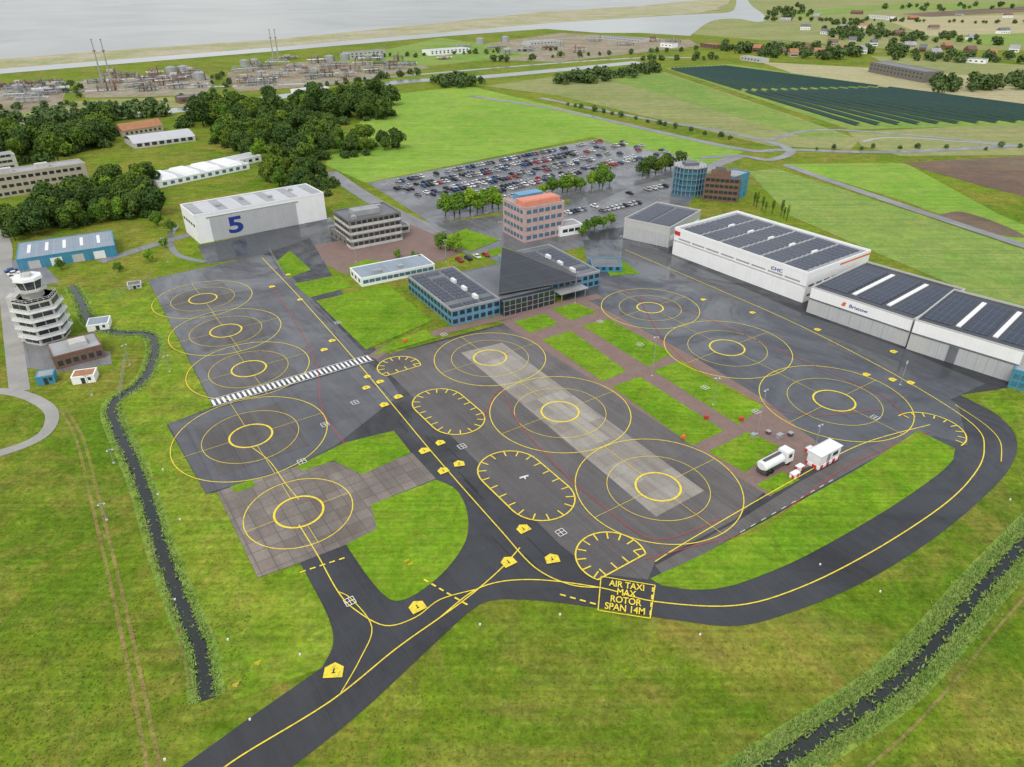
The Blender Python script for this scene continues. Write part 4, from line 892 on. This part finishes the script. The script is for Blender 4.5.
masts=[(575,303,'by the terminal lawns',272),(652,376,'between the long lawns',337),(757,434,'near the right apron lawns',390),(713,405,'on the brick path near the red cabinet',378),(168,262,'by the small bridge',238),(620,262,'beside the first hangar',236),(170,372,'left of the three left pads',356),(446,262,'behind the terminal',240),(356,262,'beside the brown office',240),(500,240,'left of the pink office',222),(107,520,'on the left meadow',504),(114,463,'on the left grass bank',450),(92,395,'right of the orange hut',376),(130,365,'beside the left ditch bend',345),(815,447,'behind the chequered cabin',425),(900,385,'before the grey hangar',362),(660,200,'by the glass office',180),(420,205,'at the car park left end',186),(520,196,'at the car park near side',176),(600,170,'at the car park right part',150),(470,175,'in the car park centre',156)]
for x,y,wh,top in masts:
    p=P(x,y); h=HT(p,top); e=thing('light_mast',f'thin grey light mast {wh}','light mast',p,random.random()); MB().cyl(0,0,0,h,.11,.07,n=6).build('pole',M['steel'],e); cbr=MB().box(-.7,-.1,h,.7,.1,h+.14).build('crossbar',M['steel'],e); MB().cyl(0,0,0,.25,.3,n=8).build('foot',M['concretew'],e)
    for s in(-.55,.55): MB().frus(s-.2,-.2,s+.2,.2,h-.12,h,.05,.05).build('lamp_head',M['whitep'],cbr)
mk=[(236,686),(258,664),(163,470),(180,520),(228,640),(175,600),(407,562),(411,565),(300,655),(250,720),(480,625),(560,615),(700,635),(880,592),(1010,500),(820,565),(165,760),(158,495)]
for i,(x,y) in enumerate(mk):
    p=P(x,y); e=thing('edge_marker',f'small edge marker on the grass, {nth(i)} of those along the taxiway and ditch','marker',p,.6,'edge markers')
    if i in(0,1,6,7): MB().box(-.5,-.05,.1,.5,.05,.6).build('board',M['yellowp'],e)
    else: MB().box(-.16,-.12,.1,.16,.12,.35).build('board',M['whitep'],e)
    MB().cyl(0,0,0,.1,.2,n=8).build('foot',M['concretew'],e)
p=P(524,478); e=thing('landing_tee','small white landing tee on the lower tick oval','marker',(p.x,p.y,.2),R(25)); MB().box(-1.1,-.12,.0,1.1,.12,.3).build('bar',M['whitep'],e); MB().box(-.12,-.8,.0,.12,-.121,.3).build('stem',M['whitep'],e)
def fence(a,b,n,label):
    pa,pb=P(*a),P(*b); d=pb-pa; L=d.length; e=thing('fence',label,'fence',pa,math.atan2(d.y,d.x)); 
    for i in range(n+1): MB().cyl(L*i/n,0,0,2.2,.05,n=5).build('post',M['steel'],e)
    for z in(.3,1.2,2.1): MB().box(0,-.02,z,L,.02,z+.05).build('rail',M['steel'],e)
fence((270,252),(285,278),12,'thin mesh fence right of the forecourt'); fence((112,300),(150,280),12,'thin fence between blue shed and left apron'); fence((622,243),(668,252),8,'thin fence before the first hangar'); fence((126,360),(120,400),12,'thin fence beside the left ditch')
# ---------------------------------------------------------------- camera, light
cam=bpy.data.cameras.new('camera'); co=bpy.data.objects.new('camera',cam); COL.objects.link(co); co.location=(0,0,CH); co.rotation_euler=(R(90)-PT,0,0)
cam.sensor_width=36; cam.lens=F/1024*36; cam.clip_end=60000; cam.clip_start=1; scene.camera=co
w=bpy.data.worlds.new('World'); scene.world=w; w.use_nodes=True; t=w.node_tree; bg=t.nodes['Background']
sky=t.nodes.new('ShaderNodeTexSky'); sky.sky_type='NISHITA'; sky.sun_disc=False; sky.sun_elevation=R(50); sky.sun_rotation=R(200); sky.air_density=1.5; sky.dust_density=4
gb=t.nodes.new('ShaderNodeBackground'); tcw=t.nodes.new('ShaderNodeTexCoord'); nz=noise(t,2.6,8,.65,tcw.outputs['Generated']); rr=ramp(t,nz.outputs[0],[(.38,(.5,.53,.56)),(.62,(.95,.95,.95))])
t.links.new(rr.outputs[0],gb.inputs[0]); gb.inputs[1].default_value=1.08
t.links.new(sky.outputs[0],bg.inputs[0]); bg.inputs[1].default_value=.05
ad=t.nodes.new('ShaderNodeAddShader'); t.links.new(bg.outputs[0],ad.inputs[0]); t.links.new(gb.outputs[0],ad.inputs[1]); t.links.new(ad.outputs[0],t.nodes['World Output'].inputs[0])
s=bpy.data.lights.new('sun','SUN'); s.energy=1.2; s.angle=R(14); s.color=(1,.97,.92); so=bpy.data.objects.new('sun',s); COL.objects.link(so)
el,az=R(50),R(200); dirv=Vector((math.sin(az)*math.cos(el),math.cos(az)*math.cos(el),math.sin(el))); so.rotation_euler=dirv.to_track_quat('Z','Y').to_euler(); so.location=(0,0,300)
scene.view_settings.view_transform='Standard'; scene.view_settings.look='None'; scene.view_settings.exposure=0
